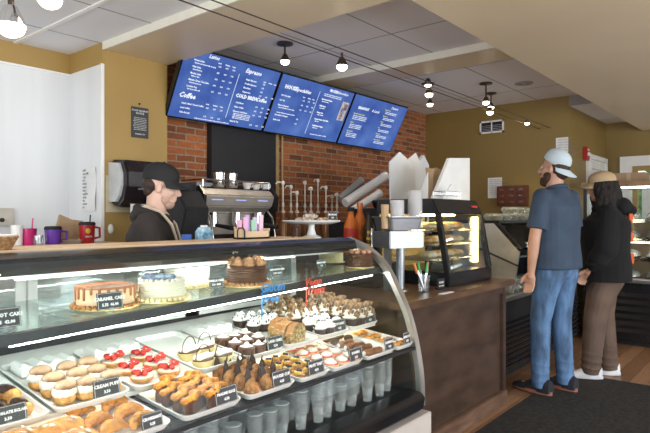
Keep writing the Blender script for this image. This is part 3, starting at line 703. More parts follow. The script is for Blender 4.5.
for i,z in enumerate((.16,.26,.355)):
    s=MB()
    for k in range(12): y=.10+k*.038; s.cyl((.035,y,z),(W_-.06,y,z),.0025,n=6)
    s.cyl((.035,.10,z),(.035,.52,z),.004,n=6).cyl((W_-.06,.10,z),(W_-.06,.52,z),.004,n=6).cyl((.035,.095,z+.012),(W_-.06,.095,z+.012),.004,n=6)
    obj('wire_shelf',s,CHROME,hd)
obj('switch_panel',MB().box(W_-.14,.085,.515,W_-.06,.10,.53),mat('red_print',(.55,.05,.02),.5),hd)
gi=['top','middle','lower']
for i,z in enumerate((.358,.263,.163)):
    for k in range(4):
        b=MB().ell((0,0,.028),(.055,.075,.028),n=12,m=7)
        tag(obj('wrapped_sandwich',b,mat('toasted_bread',(.50,.30,.10),.6,var=.4,scale=30) if (i+k)%2 else mat('foil_wrap',(.60,.52,.34),.4,var=.3,scale=40,bump=.6),loc=(3.27+.11+k*.13,1.69+.22,ZT+z+.001),smooth=True),'warm sandwich on %s shelf of heated cabinet, %s'%(gi[i],ordc(k,4)),'sandwich','sandwiches in the heated cabinet')
# items on top of heated cabinet
ZH=ZT+.57
p0=at(449,158,Y=2.0)
def pts2(uvs,Y): return [(at(u,v,Y=Y).x,at(u,v,Y=Y).z) for u,v in uvs]
wb=thing('white_menu_holder','upright white trapezoid foam board on top of heated cabinet','board',(0,0,0))
pl=pts2([(433,203),(450,158),(470,158),(470,203)],2.0); pl=[(x,max(z,ZH)) if z<ZH+.03 else (x,z) for x,z in pl]; pl[0]=(pl[0][0],ZH); pl[3]=(pl[3][0],ZH)
obj('board',MB().prism(pl,'y',2.0,2.03),PAPER,wb,bevel=.003)
obj('support_leg',MB().prism([(2.03,ZH),(2.12,ZH),(2.03,ZH+.2)],'x',3.6,3.606),PAPER,wb)
kb=MB()
for i,(w_,z) in enumerate(((.04,0),(.045,.06),(.052,.12),(.056,.17))): pass
kb.rings([[(a*wd_,b*wd_*.5,z+(.008*math.sin(3*a+5*b) if z>.1 else 0)) for a,b in ((-1,-1),(0,-.8),(1,-1),(1.05,0),(1,1),(0,.8),(-1,1),(-1.05,0))] for wd_,z in ((.045,0),(.05,.08),(.056,.17),(.063,.25),(.060,.248),(.04,.16))])
q=at(439,200,Y=2.11); q.x=min(q.x,3.86); tag(obj('paper_bag',kb,KRAFT,loc=(q.x,2.13,ZH)),'open brown kraft bag standing behind the white board','bag')
q=at(447,200,Y=1.92); wbk=MB(); bx,by=.11,.05
for z in (.002,.03,.06): wbk.tube([(-bx,-by,z),(bx,-by,z),(bx,by,z),(-bx,by,z)],.002,6,closed=True)
for k in range(9):
    x=-bx+2*bx*k/8; wbk.tube([(x,-by,.06),(x,-by,.002),(x,by,.002),(x,by,.06)],.0015,5)
q.x=max(q.x,3.39); tag(obj('wire_basket',wbk,CHROME,loc=(q.x,1.92,ZH)),'small chrome wire basket on top of heated cabinet','basket')
a_=Vector((q.x-.06,1.92,ZH+.01)); 
tag(obj('serving_spatula',MB().cyl((0,0,0),(.13,.0,.10),.006,.010,n=8).box(-.03,-.015,-.004,.01,.015,.012),PAPER,loc=a_),'white-handled spatula leaning in the wire basket','spatula')
# steel pedestal pans
sp=thing('steel_condiment_stand','steel post with box and pan holding lids, beside curved case','stand',(2.93,1.84,ZT))
obj('post',MB().cyl((0,0,0),(0,0,.27),.026,n=20),STEEL,sp,smooth=True)
obj('rear_post',MB().box(-.05,.05,0,-.02,.09,.27),STEEL,sp)
obj('post_flange',MB().lathe([(.05,0),(.05,.006),(.028,.012)],n=20),STEEL,sp,smooth=True)
Mz=Matrix.Rotation(math.radians(-22),4,'Z')
obj('lower_box',MB().box(-.14,-.09,.265,.11,.10,.365,Mz),STEEL,sp,bevel=.005)
obj('pan',MB().rings([[tuple(Mz@Vector(q)) for q in rrect(w_,d_,.02,z,cx=-.012,cy=.01)] for w_,d_,z in ((.21,.17,.37),(.235,.195,.44),(.26,.215,.447),(.26,.215,.452),(.235,.195,.452),(.21,.17,.38))]),STEEL,sp,smooth=True)
B=Vector((2.93,1.84,ZT+.381))
def lidstack(name,u,Y,n,r,m,label,h=None):
    q=at(u,216,Y=Y); b=MB()
    for k in range(n): z=k*.0065; b.lathe([(r,z),(r*1.04,z+.002),(r*.92,z+.005),(r*.8,z+.0062)],n=18)
    return tag(obj(name,b,m,loc=(q.x,Y,B.z)),label,'lids','lid stacks in the steel pan')
FROST=glass('frosted_plastic',tint=(.85,.86,.88),refl=.12,rough=.2,opaque=.85,ocol=(.97,.97,.98))
lidstack('lid_stack',397,1.83,26,.043,FROST,'short stack of clear lids standing in steel pan')
lidstack('lid_stack',415,1.84,36,.046,FROST,'tall stack of clear lids at right in steel pan')
q=at(384,216,Y=1.86); tag(obj('cup_sleeve_stack',MB().lathe([(.020,0),(.024,.14),(.021,.142)],n=16),KRAFT,loc=(q.x+.01,1.86,B.z),smooth=True),'tan stack of paper cup sleeves at left of steel pan','sleeves')
# tongs holder on counter
th=at(424,292,Z=ZT)
tg=thing('tongs_holder','clear holder with coloured serving tongs on wood counter','holder',(th.x,th.y,ZT))
obj('clear_cup',MB().lathe([(.03,0),(.037,.10),(.035,.10),(.028,.005)],n=18),PLAST,tg,smooth=True)
for (dx,dy,c,nm) in ((-.05,0.02,(.75,.2,.03),'orange'),(.0,.03,(.03,.4,.08),'green'),(.012,-.01,(.03,.4,.08),'green'),(.05,.01,(.6,.05,.03),'red')):
    l=tag(obj('serving_tongs',MB().cyl((0,0,.01),(dx,dy,.13),.004,n=8).cyl((.004,0,.01),(dx+.012,dy,.13),.004,n=8),CHROME,loc=(th.x,th.y,ZT)),'serving tongs with %s grips in clear holder%s'%(nm,', front' if dy<0 else ''),'tongs','tongs in the clear holder')
    obj('grip',MB().cap((dx,dy,.12),(dx*1.35,dy*1.3,.17),.008,.007,8),mat(nm+'_grip',c,.4),l,smooth=True)
q=at(441,289,Z=ZT); t=thing('black_counter_sign','small black sign card beside the tongs holder','sign',(q.x,q.y,ZT))
obj('plate',MB().box(-.045,-.003,0,.045,.003,.065),BLKM,t); lb=MB(); text_mb(lb,'PLEASE',.018,Matrix.Translation((0,-.004,.036))@RX90,'CENTER'); text_mb(lb,'USE TONGS',.012,Matrix.Translation((0,-.004,.016))@RX90,'CENTER'); obj('lettering',lb,INK,t)
obj('foot',MB().box(-.045,-.03,0,.045,.02,.006),BLKM,t)
q=at(447,293,Z=ZT); tag(obj('paper_slip',MB().box(-.07,-.015,0,.07,.015,.003),PAPER,loc=(q.x-.01,q.y,ZT+.0005)),'white paper strip lying on wood counter front edge','paper')
# black box under the pans beside heated case
tag(obj('black_bread_bin',MB().box(2.92,2.02,ZT,3.22,2.30,ZT+.14).box(2.92,2.0,ZT+.14,3.22,2.30,ZT+.155),BLACK,bevel=.005),'low black bin on wood counter behind the steel post','bin')
#================================================================ DELI CASE
de=thing('deli_cold_case','low black open refrigerated case along olive wall with slanted steel end','display case',(0,0,0))
obj('base',MB().box(4.08,1.82,.06,6.49,2.38,.66),BLKM,de)
lv=MB()
for k in range(9): lv.box(4.3,1.805,.10+k*.045,6.5,1.822,.122+k*.045)
obj('louvre_panel',lv,BLACK,de)
obj('toe_kick',MB().box(4.10,1.88,0,6.48,2.36,.06),BLKM,de)
obj('front_sill',MB().box(4.08,1.795,.655,6.49,1.86,.69),ALU,de,bevel=.004)
obj('deck',MB().box(4.08,1.86,.66,6.49,2.41,.675),STEEL,de)
obj('rear_body',MB().box(4.75,2.41,0,6.5,2.75,1.29),BLACK,de)
obj('top_slab',MB().box(4.75,1.98,1.29,6.5,2.75,1.315),BLACK,de,bevel=.004)
obj('end_panel',MB().prism([(1.86,.69),(2.42,.69),(2.42,1.29),(2.02,1.29),(1.80,1.06),(1.82,.92)],'x',4.75,4.775),mat('polished_steel',(.80,.82,.82),.3,metal=.7,var=.12,scale=6),de)
obj('end_trim',MB().prism([(2.02,1.29),(1.80,1.06),(1.78,1.07),(1.995,1.31),(2.02,1.31)],'x',4.745,6.5) if False else MB().prism([(2.03,1.30),(1.80,1.055),(1.785,1.075),(2.0,1.31)],'x',4.74,4.785).cyl((4.745,1.81,.93),(4.745,2.4,1.16),.008),BLACK,de)
obj('far_end_panel',MB().prism([(1.86,.69),(2.42,.69),(2.42,1.29),(2.02,1.29),(1.80,1.06),(1.82,.92)],'x',6.50,6.525),BLACK,de)
obj('front_glass',MB().prism([(2.0,1.29),(1.81,1.08),(1.806,1.083),(1.996,1.293)],'x',4.785,6.5),GLASS,de)
obj('inner_shelf',MB().box(4.78,2.05,.95,6.5,2.42,.965),STEEL,de)
CLAM=glass('clam_plastic',tint=(.95,.97,.95),refl=.06,rough=.08,opaque=.28,ocol=(.85,.88,.85))
def salad():
    t=thing('salad_box','x','salad'); obj('clear_box',MB().rings([rrect(w_,d_,.02,z) for w_,d_,z in ((.13,.11,0),(.17,.14,.035),(.175,.145,.037),(.15,.12,.062)) ]),CLAM,t,smooth=True)
    g=MB()
    for k in range(26): g.ell((random.uniform(-.055,.055),random.uniform(-.045,.045),random.uniform(.012,.045)),(.018,.014,.006),Euler((random.random(),random.random(),3*random.random())).to_matrix(),n=6,m=4)
    obj('salad_leaves',g,mat('lettuce',(.35,.50,.14),.6,var=.6,scale=60,col2=(.75,.72,.5)),t,smooth=True)
    obj('topping',(lambda b:[b.ell((random.uniform(-.05,.05),random.uniform(-.04,.04),.048),(.012,.01,.006),n=6,m=4) for _ in range(6)] and b)(MB()),mat('white_onion',(.80,.74,.66),.6),t,smooth=True); return t
sl=salad()
i=0
for k in range(6):
    for j in range(2):
        for h_ in range(2 if j==0 else 1):
            dup(sl,(4.56+k*.20,1.94+j*.16,.676+h_*.063),random.uniform(-.1,.1),'clear salad box on deli case front ledge, %s column, %s'%(['first','second','third','fourth','fifth','sixth'][k],['front lower','front upper','rear'][h_ if j==0 else 2]),'salad boxes on the deli ledge')
for k in range(7):
    for h_ in range(2 if k in (2,3,5) else 1):
        dup(sl,(4.93+k*.20,2.10,1.3155+h_*.063),random.uniform(-.1,.1),'clear salad box on top of deli case, %s column%s'%(['first','second','third','fourth','fifth','sixth','seventh'][k],', stacked upper' if h_ else ''),'salad boxes on deli case top')
dup(sl,(5.1,2.2,.966),.2,'single clear box on inner shelf of deli case')
for ch in list(sl.children): bpy.data.objects.remove(ch)
bpy.data.objects.remove(sl)
#================================================================ RIGHT BAKERY CASE
rc=thing('upright_glass_case','tall glass bakery case with wood top against far wall','display case',(0,0,0))
YA,YB=-.35,1.77
obj('base',MB().box(6.56,YA,.05,7.35,YB,.66),BLACK,rc)
lv=MB()
for k in range(6): lv.prism([(6.54,.14+k*.075),(6.56,.14+k*.075),(6.56,.18+k*.075)],'y',YA+.03,YB-.03)
obj('louvre_panel',lv,BLACK,rc)
obj('toe_kick',MB().box(6.62,YA+.02,0,7.3,YB-.02,.05),BLKM,rc)
for xx in (6.54,7.32):
    for yy in (YA,YB-.03): obj('corner_post',MB().box(xx,yy,.66,xx+.03,yy+.03,1.66),BLACK,rc)
obj('wood_top',MB().box(6.52,YA-.02,1.665,7.37,YB+.02,1.72),mat('tan_top',(.30,.19,.10),.5,var=.2),rc,bevel=.004)
obj('front_glass',MB().box(6.545,YA+.03,.75,6.55,YB-.03,1.66),GLASS,rc)
obj('light_strip',MB().box(6.58,YA+.05,1.645,6.60,YB-.05,1.662),TUBE2,rc)
obj('bottom_light_strip',MB().box(6.58,YA+.05,1.075,6.60,YB-.05,1.09),emis('led_strip_mid',(1,.93,.85),6),rc)
obj('sill',MB().box(6.53,YA,.66,6.60,YB,.69),STEEL,rc)
SHM=mat('pale_shelf',(.68,.64,.60),.3)
for z in (1.30,1.10,.90): obj('shelf',MB().box(6.57,YA+.03,z,7.28,YB-.03,z+.015),SHM,rc); obj('shelf_front_rail',MB().box(6.56,YA+.03,z-.012,6.572,YB-.03,z+.022),CHROME,rc)
obj('deck',MB().box(6.57,YA+.03,.68,7.32,YB-.03,.70),SHM,rc)
obj('lower_back',MB().box(7.30,YA+.03,.70,7.32,YB-.03,1.28),mat('tan_back',(.42,.30,.19),.5),rc)
# boxes + platters in/on the case
bx_=thing('cardboard_box','plain cardboard box on top of tall glass case','box',(6.75,1.37,1.7205))
obj('carton',MB().box(0,-.16,0,.22,.16,.10),mat('brown_cardboard',(.42,.28,.17),.8,var=.1),bx_,bevel=.003); obj('tape',MB().box(-.001,-.02,.0,.221,.02,.101),mat('packing_tape',(.52,.38,.22),.3),bx_)
def dome():
    t=thing('domed_platter','x','platter'); obj('black_base',MB().lathe([(.09,0),(.10,.012),(.085,.012)],n=20),BLKM,t,smooth=True)
    b=MB()
    for k in range(8): b.ell((.05*math.cos(k),.05*math.sin(k)*.8,.03),(.03,.03,.022),n=8,m=5)
    obj('pastries',b,mat('mixed_pastry',(.55,.40,.28),.6,var=.6,scale=40),t,smooth=True)
    obj('clear_dome',MB().lathe([(.092,.013),(.088,.05),(.06,.078),(.002,.085)],n=20),CLAM,t,smooth=True); return t
dm=dome()
for zi,z in enumerate((1.315,1.115,.915,.70)):
    for k in range(6):
        dup(dm,(6.74,1.58-k*.235,z+.0005),0,'clear domed pastry platter in tall glass case, %s shelf, %s'%(['top','second','third','bottom'][zi],['leftmost','second from left','third from left','fourth from left','fifth from left','rightmost'][k]),'domed platters in the tall glass case',(1,1,1 if zi!=0 else 1.1))
for ch in list(dm.children): bpy.data.objects.remove(ch)
bpy.data.objects.remove(dm)
#================================================================ TVs
def tv(x0,x1,fn,label,pic=False):
    w_=x1-x0; H=.545
    tilt=math.atan2(.25,.485)
    t=thing('menu_screen',label,'menu screen',(x0,3.60,2.095)); t.rotation_euler=(tilt,0,0)
    obj('housing',MB().box(0,0,0,w_,.045,H),BLACK,t,bevel=.004)
    m=MATS.get('blue_screen')
    if not m:
        m=bpy.data.materials.new('blue_screen'); m.use_nodes=True; nt=m.node_tree; b=nt.nodes['Principled BSDF']
        tc=nt.nodes.new('ShaderNodeTexCoord'); n=nt.nodes.new('ShaderNodeTexNoise'); n.inputs['Scale'].default_value=4; n.inputs['Detail'].default_value=6; nt.links.new(tc.outputs['Object'],n.inputs['Vector'])
        r=nt.nodes.new('ShaderNodeValToRGB'); r.color_ramp.elements[0].position=.3; r.color_ramp.elements[1].position=.72
        r.color_ramp.elements[0].color=(.025,.075,.34,1); r.color_ramp.elements[1].color=(.10,.20,.55,1); nt.links.new(n.outputs[0],r.inputs[0])
        nt.links.new(r.outputs[0],b.inputs['Emission Color']); b.inputs['Emission Strength'].default_value=0.85; b.inputs['Base Color'].default_value=(.01,.01,.02,1); b.inputs['Roughness'].default_value=.3; MATS['blue_screen']=m
    obj('screen',MB().box(.012,-.002,.012,w_-.012,0.001,H-.012),m,t)
    mb=MB(); my=MB(); fn(mb,my,w_,H); obj('menu_lettering',mb,emis('screen_white',(.85,.9,1),.95),t)
    if my.v: obj('yellow_headings',my,emis('screen_yellow',(.75,.75,.25),.7),t)
    obj('wall_mount',MB().box(w_*.4,.045,H*.35,w_*.6,.16,H*.5),BLKM,t)
    return t
def T(mb,s,x,z,size,**k): text_mb(mb,s,size,Matrix.Translation((x,-.003,z))@RX90,k.get('al','LEFT'),shear=k.get('sh',0),bold=k.get('b',.0005),ext=.0003)
def rows(mb,items,x,z,dz,px_,size=.019,b=.0006,pr=3):
    for i,s in enumerate(items):
        zz=z-i*dz
        T(mb,s[0],x,zz,size,b=b)
        if len(s)>2: T(mb,s[2],x+.012,zz-.019,.013)
        if s[1]:
            for k in range(pr): T(mb,s[1][k],px_+k*.07,zz-.006,.016)
def m1(mb,my,w_,H):
    T(mb,'Lattes',.22,.50,.04,sh=.3,b=.001)
    for k,s in enumerate(('Small','Medium','Large')): T(mb,s,.32+k*.07,.475,.014)
    rows(mb,[('House Latte',('4.25','4.75','5.25'),'Espresso and steamed milk, any syrup'),('Chai Latte',('4.25','4.75','5.25'),'Spiced black tea'),('Mocha Latte',('4.50','5.00','5.50'),'White or dark'),('Matcha Green Tea Latte',('4.50','5.00','5.50'),'Sweetened green tea'),('London Fog',('4.25','4.75','5.25'),'Earl Grey, vanilla, milk')],.10,.455,.05,.33)
    T(mb,'Coffee',.055,.17,.055,sh=.3,b=.002)
    for k,s in enumerate(('Small','Medium','Large')): T(mb,s,.32+k*.07,.145,.014)
    rows(mb,[('Dark / Med / Decaf Coffee',('2.25','2.50','2.75')),('Iced Coffee',None),('Cafe Au Lait',('2.75','3.00','3.25'))],.10,.12,.035,.33)
    mb.box(.545,-.0035,.07,.549,-.003,.44)
    T(mb,'Espresso',.60,.465,.048,sh=.3,b=.0016)
    for k,s in enumerate(('Small','Medium','Large')): T(mb,s,.82+k*.06,.42,.013)
    rows(mb,[('Single Espresso',('2.25','',''),),('Double Espresso',('2.75','','')),('Macchiato',('3.25','','')),('Cappuccino',('3.75','4.25','4.75'))],.63,.405,.034,.82,pr=3)
    T(mb,'COLD BREW',.58,.255,.042,b=.0022); T(mb,'Coffee',.80,.255,.045,sh=.3,b=.0016)
    rows(mb,[('Cold Brew',('3.75','4.25','4.75')),('Nitro Coffee',('4.25','4.75','5.25')),('Flavored Cold Brew',('4.25','4.75','5.25'))],.60,.205,.037,.82)
    for i in range(4): T(mb,'vanilla, caramel, hazelnut, mocha, coconut',.61,.115-i*.013,.011)
    rows(mb,[('Black & Tan',('4.50','5.00','5.50'))],.60,.045,.03,.82)
    T(mb,'Additional shots and flavors available. Please ask about our milk options',.25,.022,.012)
def m2(mb,my,w_,H):
    T(mb,'HOUSE',.08,.42,.048,b=.0024); T(mb,'Specialties',.22,.42,.048,sh=.3,b=.0012)
    for k,s in enumerate(('Small','Medium','Large')): T(mb,s,.34+k*.065,.375,.013)
    rows(mb,[('Hot Chocolate',('3.25','3.75','4.25')),('Hot Tea',('2.50','2.75','3.00')),('Flavored Steamer',('3.25','3.75','4.25'),'steamed milk with your choice of syrup'),('',None,'caramel, vanilla, almond, raspberry, hazelnut'),('Smoothies & Frappes',('5.25','','')),('Italian Soda',('3.75','',''))],.07,.35,.045,.35)
    mb.box(.53,-.0035,.05,.534,-.003,.47)
    T(mb,'FROZEN',.66,.49,.034,b=.0018); T(mb,'Smoothies',.79,.49,.036,sh=.3)
    for i in range(2): T(mb,'made with real fruit and yogurt, blended to order',.60,.455-i*.016,.013)
    rows(mb,[('Strawberry Banana',None,'strawberry, banana'),('Wild Berry',None,'mixed berries'),('Mango Sun',None,'mango, pineapple'),('Peanut Butter Cup Shake',None,'milk, cocoa'),('Vanilla Bean Frappe',None,'vanilla, cream'),('',None,'add protein powder or espresso to any drink')],.59,.40,.066,.8,size=.02,b=.001)
def m3(mb,my,w_,H):
    T(mb,'BREAKFAST',.12,.40,.036,b=.0016); T(mb,'& Lunch',.36,.40,.040,sh=.3)
    T(mb,'Dessert',.68,.48,.038,sh=.3)
    for i,s in enumerate(('Bagel with Cream Cheese','Quiche','Egg Sandwich')):
        z=.34-i*.095; T(my,s,.08,z,.018,b=.0008)
        for k in range(3): T(mb,'plain, sesame, or everything bagel toasted with butter'[:44-6*i],.09,z-.021-k*.017,.013)
    for i,s in enumerate(('Fudge Brownie','Tiramisu Cup','Cannoli','Pies','Cheesecake','Cake By The Slice')):
        z=.45-i*.068; T(my,s,.58,z,.017,b=.0008)
        for k in range(2): T(mb,'rich house made dessert baked fresh daily'[:40-i],.60,z-.02-k*.016,.013)
t1=tv(2.475,3.46,m1,'left menu screen headed Espresso and Coffee')
t2=tv(3.47,4.505,m2,'middle menu screen headed House Specialties, with drink photo')
obj('drink_picture',MB().box(.90,-.0045,.24,1.0,-.003,.43),mat('photo_pale',(.55,.45,.42),.5,emit=.35,var=.1),t2)
obj('drink_picture_cup',MB().prism([(.92,.25),(.955,.25),(.965,.37),(.915,.37)],'y',-.0062,-.0046).prism([(.95,.345),(.99,.345),(.99,.41),(.93,.42)],'y',-.0060,-.0046),mat('photo_dark',(.16,.08,.07),.5,emit=.4,var=.8,scale=40,col2=(.5,.6,.8)),t2)
t3=tv(4.515,5.51,m3,'right menu screen listing breakfast and dessert')
#================================================================ WALL ITEMS
bp=tag(obj('black_wall_panel',MB().box(2.98,3.69,.9,3.73,3.75,2.6),mat('soft_black',(.012,.012,.015),.6)),'tall black panel on brick wall below left menu screen','panel')
tag(obj('wall_conduit',MB().cyl((3.86,3.735,1.2),(3.86,3.735,2.15),.012).box(3.76,3.72,1.4,3.80,3.75,2.12),mat('yellowed_pipe',(.42,.28,.12),.5)),'thin tan pipe on brick wall beside the black panel','pipe')
# towel dispenser
td=thing('paper_towel_dispenser','large glossy dark paper towel dispenser on mustard pillar','dispenser',(2.02,3.6,1.43))
pr=[(0,.0),(-.11,-.02),(-.17,.02),(-.20,.12),(-.20,.22),(-.16,.30),(0,.31)]
obj('front_cover',MB().prism(pr,'x',.02,.33),mat('smoky_plastic',(.02,.014,.016),.18,var=.2),td,bevel=.012)
obj('side_cover',MB().prism([(0,.02),(-.09,.02),(-.13,.06),(-.155,.13),(-.155,.21),(-.12,.28),(0,.29)],'x',.0,.022),mat('pale_grey_plastic',(.55,.56,.55),.5),td)
obj('back_plate',MB().box(-.02,-.006,-.05,.30,0,.2),mat('old_beige_plate',(.58,.50,.33),.6),td)
lb=MB(); text_mb(lb,'enMotion',.022,Matrix.Translation((.10,-.2015,.10))@RX90,'LEFT'); obj('logo_lettering',lb,mat('grey_print',(.35,.35,.35),.5),td)
tag(obj('paper_towel',MB().box(2.08,3.42,1.375,2.30,3.425,1.435),PAPER),'white towel end hanging below the dark dispenser','paper towel')
# black poster
q=at(131,137,Y=3.6); q2=at(148,111,Y=3.6)
po=thing('wall_notice','small black notice with white text on mustard pillar','sign',(q.x,3.6,q.z)); pw,ph=q2.x-q.x,q2.z-q.z+.015
obj('sheet',MB().box(0,-.006,0,pw,-.001,ph),CHALK,po); lb=MB()
for i,(s,z,sz) in enumerate((('FOOD ALLERGY',.86,.018),('NOTICE',.77,.018))): text_mb(lb,s,sz,Matrix.Translation((pw/2,-.0065,ph*z))@RX90,'CENTER')
for i in range(8): text_mb(lb,'please tell us about any allergy'[:26+(i%3)*2],.0095,Matrix.Translation((pw/2,-.0065,ph*(.64-i*.055)))@RX90,'CENTER')
text_mb(lb,'THANK YOU',.014,Matrix.Translation((pw/2,-.0065,ph*.10))@RX90,'CENTER'); obj('lettering',lb,INK,po)
tag(obj('wall_nail',MB().cyl((0,0,0),(0,-.012,0),.006),BLKM,loc=(at(139,104,Y=3.6).x,3.6,at(139,104,Y=3.6).z)),'tiny dark nail in pillar above black notice','nail')
tag(obj('wall_sensor',MB().ell((0,0,0),(.022,.012,.035)),WHITE,loc=(at(111,229,Y=3.59).x,3.593,at(111,229,Y=3.59).z),smooth=True),'small oval white plate low on mustard pillar','switch')
# handwritten list on return wall
q=at(83,211,X=1.972); q2=at(96,167,X=1.972)
hl=thing('handwritten_list','long white handwritten list taped to white wall corner','paper',(1.972,q2.y,q.z))
dy_=q.y-q2.y
obj('sheet',MB().rings([[(-.002-.006*math.sin(k*.9),0,k*.06*(q2.z-q.z)/.48),(-.004-.006*math.sin(k*.9),0,k*.06*(q2.z-q.z)/.48),(-.004-.006*math.sin(k*.9),dy_,k*.06*(q2.z-q.z)/.48),(-.002-.006*math.sin(k*.9),dy_,k*.06*(q2.z-q.z)/.48)] for k in range(9)]),PAPER,hl)
lb=MB()
for i,s in enumerate(('milk','oat milk','cups','lids','beans','sugar','bags','napkins','syrup','tea','straws','ice')):
    text_mb(lb,s,.024,Matrix.Translation((-.013,dy_*.9,(q2.z-q.z)*(.92-i*.078)))@Matrix.Rotation(-PI/2,4,'Z')@RX90,'LEFT',shear=.3)
obj('handwriting',lb,mat('dark_ink',(.28,.28,.32),.6),hl)
# outlet box
q=at(3,217,Y=4.07); ob=thing('thermostat_box','beige switch box on white wall at left edge','switch',(q.x,4.07,q.z))
obj('cover',MB().box(-.06,-.03,-.06,.06,0,.06),mat('beige_plastic',(.55,.50,.42),.5),ob,bevel=.004); obj('knob',MB().cyl((-.02,-.03,-.02),(-.02,-.045,-.02),.014),BLKM,ob)
# right wall items on X=6.6
def xbox(u0,v0,u1,v1,th,X=6.6):
    a=at(u0,v0,X=X); b=at(u1,v1,X=X); return a,b
a,b=xbox(480,122,504,132,.02); vt=thing('air_vent','white rectangular air vent high on olive wall','vent',(6.6,b.y,b.z))
W2=a.y-b.y; H2=a.z-b.z
obj('frame',MB().box(-.012,0,0,0,W2,.02).box(-.012,0,H2-.02,0,W2,H2).box(-.012,0,0,0,.02,H2).box(-.012,W2-.02,0,0,W2,H2).box(-.012,W2/2-.006,0,0,W2/2+.006,H2),WHITE,vt)
obj('dark_backing',MB().box(-.003,.02,.02,0,W2-.02,H2-.02),BLKM,vt)
s=MB()
for k in range(4): s.box(-.01,.02,.03+k*.02,-.004,W2-.02,.036+k*.02)
obj('slats',s,ALU,vt)
a,b=xbox(499,184,529,206,.03); ch_=thing('wooden_drawer_rack','small reddish wooden rack of nine label drawers on wall','cabinet',(6.6,b.y,b.z)); W2=a.y-b.y; H2=a.z-b.z-.03
RW=mat('reddish_wood',(.12,.036,.016),.4,var=.2)
obj('body',MB().box(-.07,0,0,0,W2,H2),RW,ch_,bevel=.004)
for i in range(3):
    for j in range(3):
        y=.015+j*(W2-.03)/3; z=.012+i*(H2-.024)/3
        d=obj('drawer',MB().box(-.078,y+.006,z+.005,-.069,y+(W2-.03)/3-.006,z+(H2-.024)/3-.005),RW,ch_,bevel=.002)
        obj('label_pull',MB().box(-.086,y+(W2-.03)/6-.022,z+H2/6-.012,-.078,y+(W2-.03)/6+.022,z+H2/6+.006),CHROME,d)
def sheet(name,u0,v0,u1,v1,label,nl,X=6.6,word='notice of opening hours and safe food rules'):
    a,b=xbox(u0,v0,u1,v1,0,X); t=thing(name,label,'paper',(X,b.y,b.z)); W2=a.y-b.y;H2=a.z-b.z
    obj('sheet',MB().box(-.005,0,0,-.001,W2,H2),PAPER,t); lb=MB()
    for i in range(nl): text_mb(lb,word[:int(16+(i*7)%12)],.022,Matrix.Translation((-.0055,W2-.02,H2*(.88-.8*i/nl)))@Matrix.Rotation(-PI/2,4,'Z')@RX90,'LEFT')
    obj('printed_lines',lb,mat('grey_ink',(.25,.25,.28),.6),t)
sheet('posted_paper',488,178,502,198,'white printed paper pinned left of the wooden drawer rack',9)
sheet('posted_paper',556,138,568.3,160,'white paper posted high at olive wall corner',7)
fa=at(584,153,Y=1.94); fo=thing('fire_alarm','red fire alarm on olive wall above white door','alarm',(fa.x,1.94,fa.z))
obj('housing',MB().box(-.06,-.05,-.09,.06,0,.07),mat('alarm_red',(.40,.015,.01),.4),fo,bevel=.006); obj('strobe',MB().box(-.03,-.07,-.04,.03,-.05,.0),WHITE,fo); lb=MB(); text_mb(lb,'FIRE',.04,Matrix.Translation((0,-.052,.02))@RX90,'CENTER'); obj('lettering',lb,INK,fo)
#================================================================ BACK COUNTER
bc=thing('back_counter','long dark back counter with steel top along brick wall','counter',(0,0,0))
obj('cabinet',MB().box(2.495,3.12,0,5.4,3.74,.88),BLKM,bc); obj('steel_top',MB().box(2.48,3.08,.88,5.42,3.74,.92),STEEL,bc,bevel=.004)
# espresso machine
em=thing('espresso_machine','wide chrome and black espresso machine behind the bakery case','espresso machine',(2.455,3.12,.92))
EW=.68
obj('body',MB().box(.02,.10,.06,EW-.02,.50,.30),BLACK,em,bevel=.01)
obj('upper_hood',MB().prism([(.02,.50),(-.01,.58),(.04,.63),(.50,.63),(.50,.30),(.12,.30),(.10,.46)],'x',0,EW),mat('satin_chrome',(.48,.44,.39),.42,metal=.45,var=.15,scale=5),em,bevel=.01)
for xx in (-.02,EW): obj('side_panel',MB().prism([(-.02,.47),(-.03,.58),(.03,.645),(.51,.645),(.51,.06),(.45,.06),(.3,.3),(.06,.45)],'x',xx,xx+.02),BLACK,em)
obj('drip_tray',MB().box(.0,.0,.03,EW,.42,.08),STEEL,em,bevel=.004)
obj('feet',MB().cyl((.06,.06,0),(.06,.06,.03),.02).cyl((EW-.06,.06,0),(EW-.06,.06,.03),.02).cyl((.06,.38,0),(.06,.38,.03),.02).cyl((EW-.06,.38,0),(EW-.06,.38,.03),.02),BLACK,em)
for k in range(3):
    x=.12+k*.22; g=obj('group_head',MB().cyl((x,.05,.46),(x,.05,.38),.035,.04).cyl((x,.05,.38),(x,.05,.36),.03),CHROME,em,smooth=True)
    obj('portafilter_handle',MB().cyl((x,.03,.37),(x+.02,-.13,.35),.012,.017),BLKM,g,smooth=True)
    obj('button_row',MB().box(x-.05,-.012,.545,x+.05,-.004,.557,Matrix.Translation((0,.012,0))),emis('blue_button',(.45,.55,1),.9),em)
for x in (.03,EW-.05): obj('steam_wand',MB().tube([(x,.02,.47),(x,-.03,.42),(x+.02,-.05,.22)],.007),CHROME,em,smooth=True)
obj('cup_rail',MB().tube([(.02,.04,.69),(EW-.02,.04,.69),(EW-.02,.48,.69),(.02,.48,.69)],.006,closed=True).cyl((.02,.04,.64),(.02,.04,.69),.005).cyl((EW-.02,.04,.64),(EW-.02,.04,.69),.005),CHROME,em)
ZE=.92+.645
def jug(u,label):
    q=at(u,185,Y=3.3); t=thing('steel_milk_jug',label,'jug',(q.x,3.3,ZE+.002),0,'steel jugs on the espresso machine')
    obj('body',MB().lathe([(.038,0),(.045,.01),(.040,.07),(.044,.11),(.041,.11),(.036,.01)],n=20),CHROME,t,smooth=True); return t
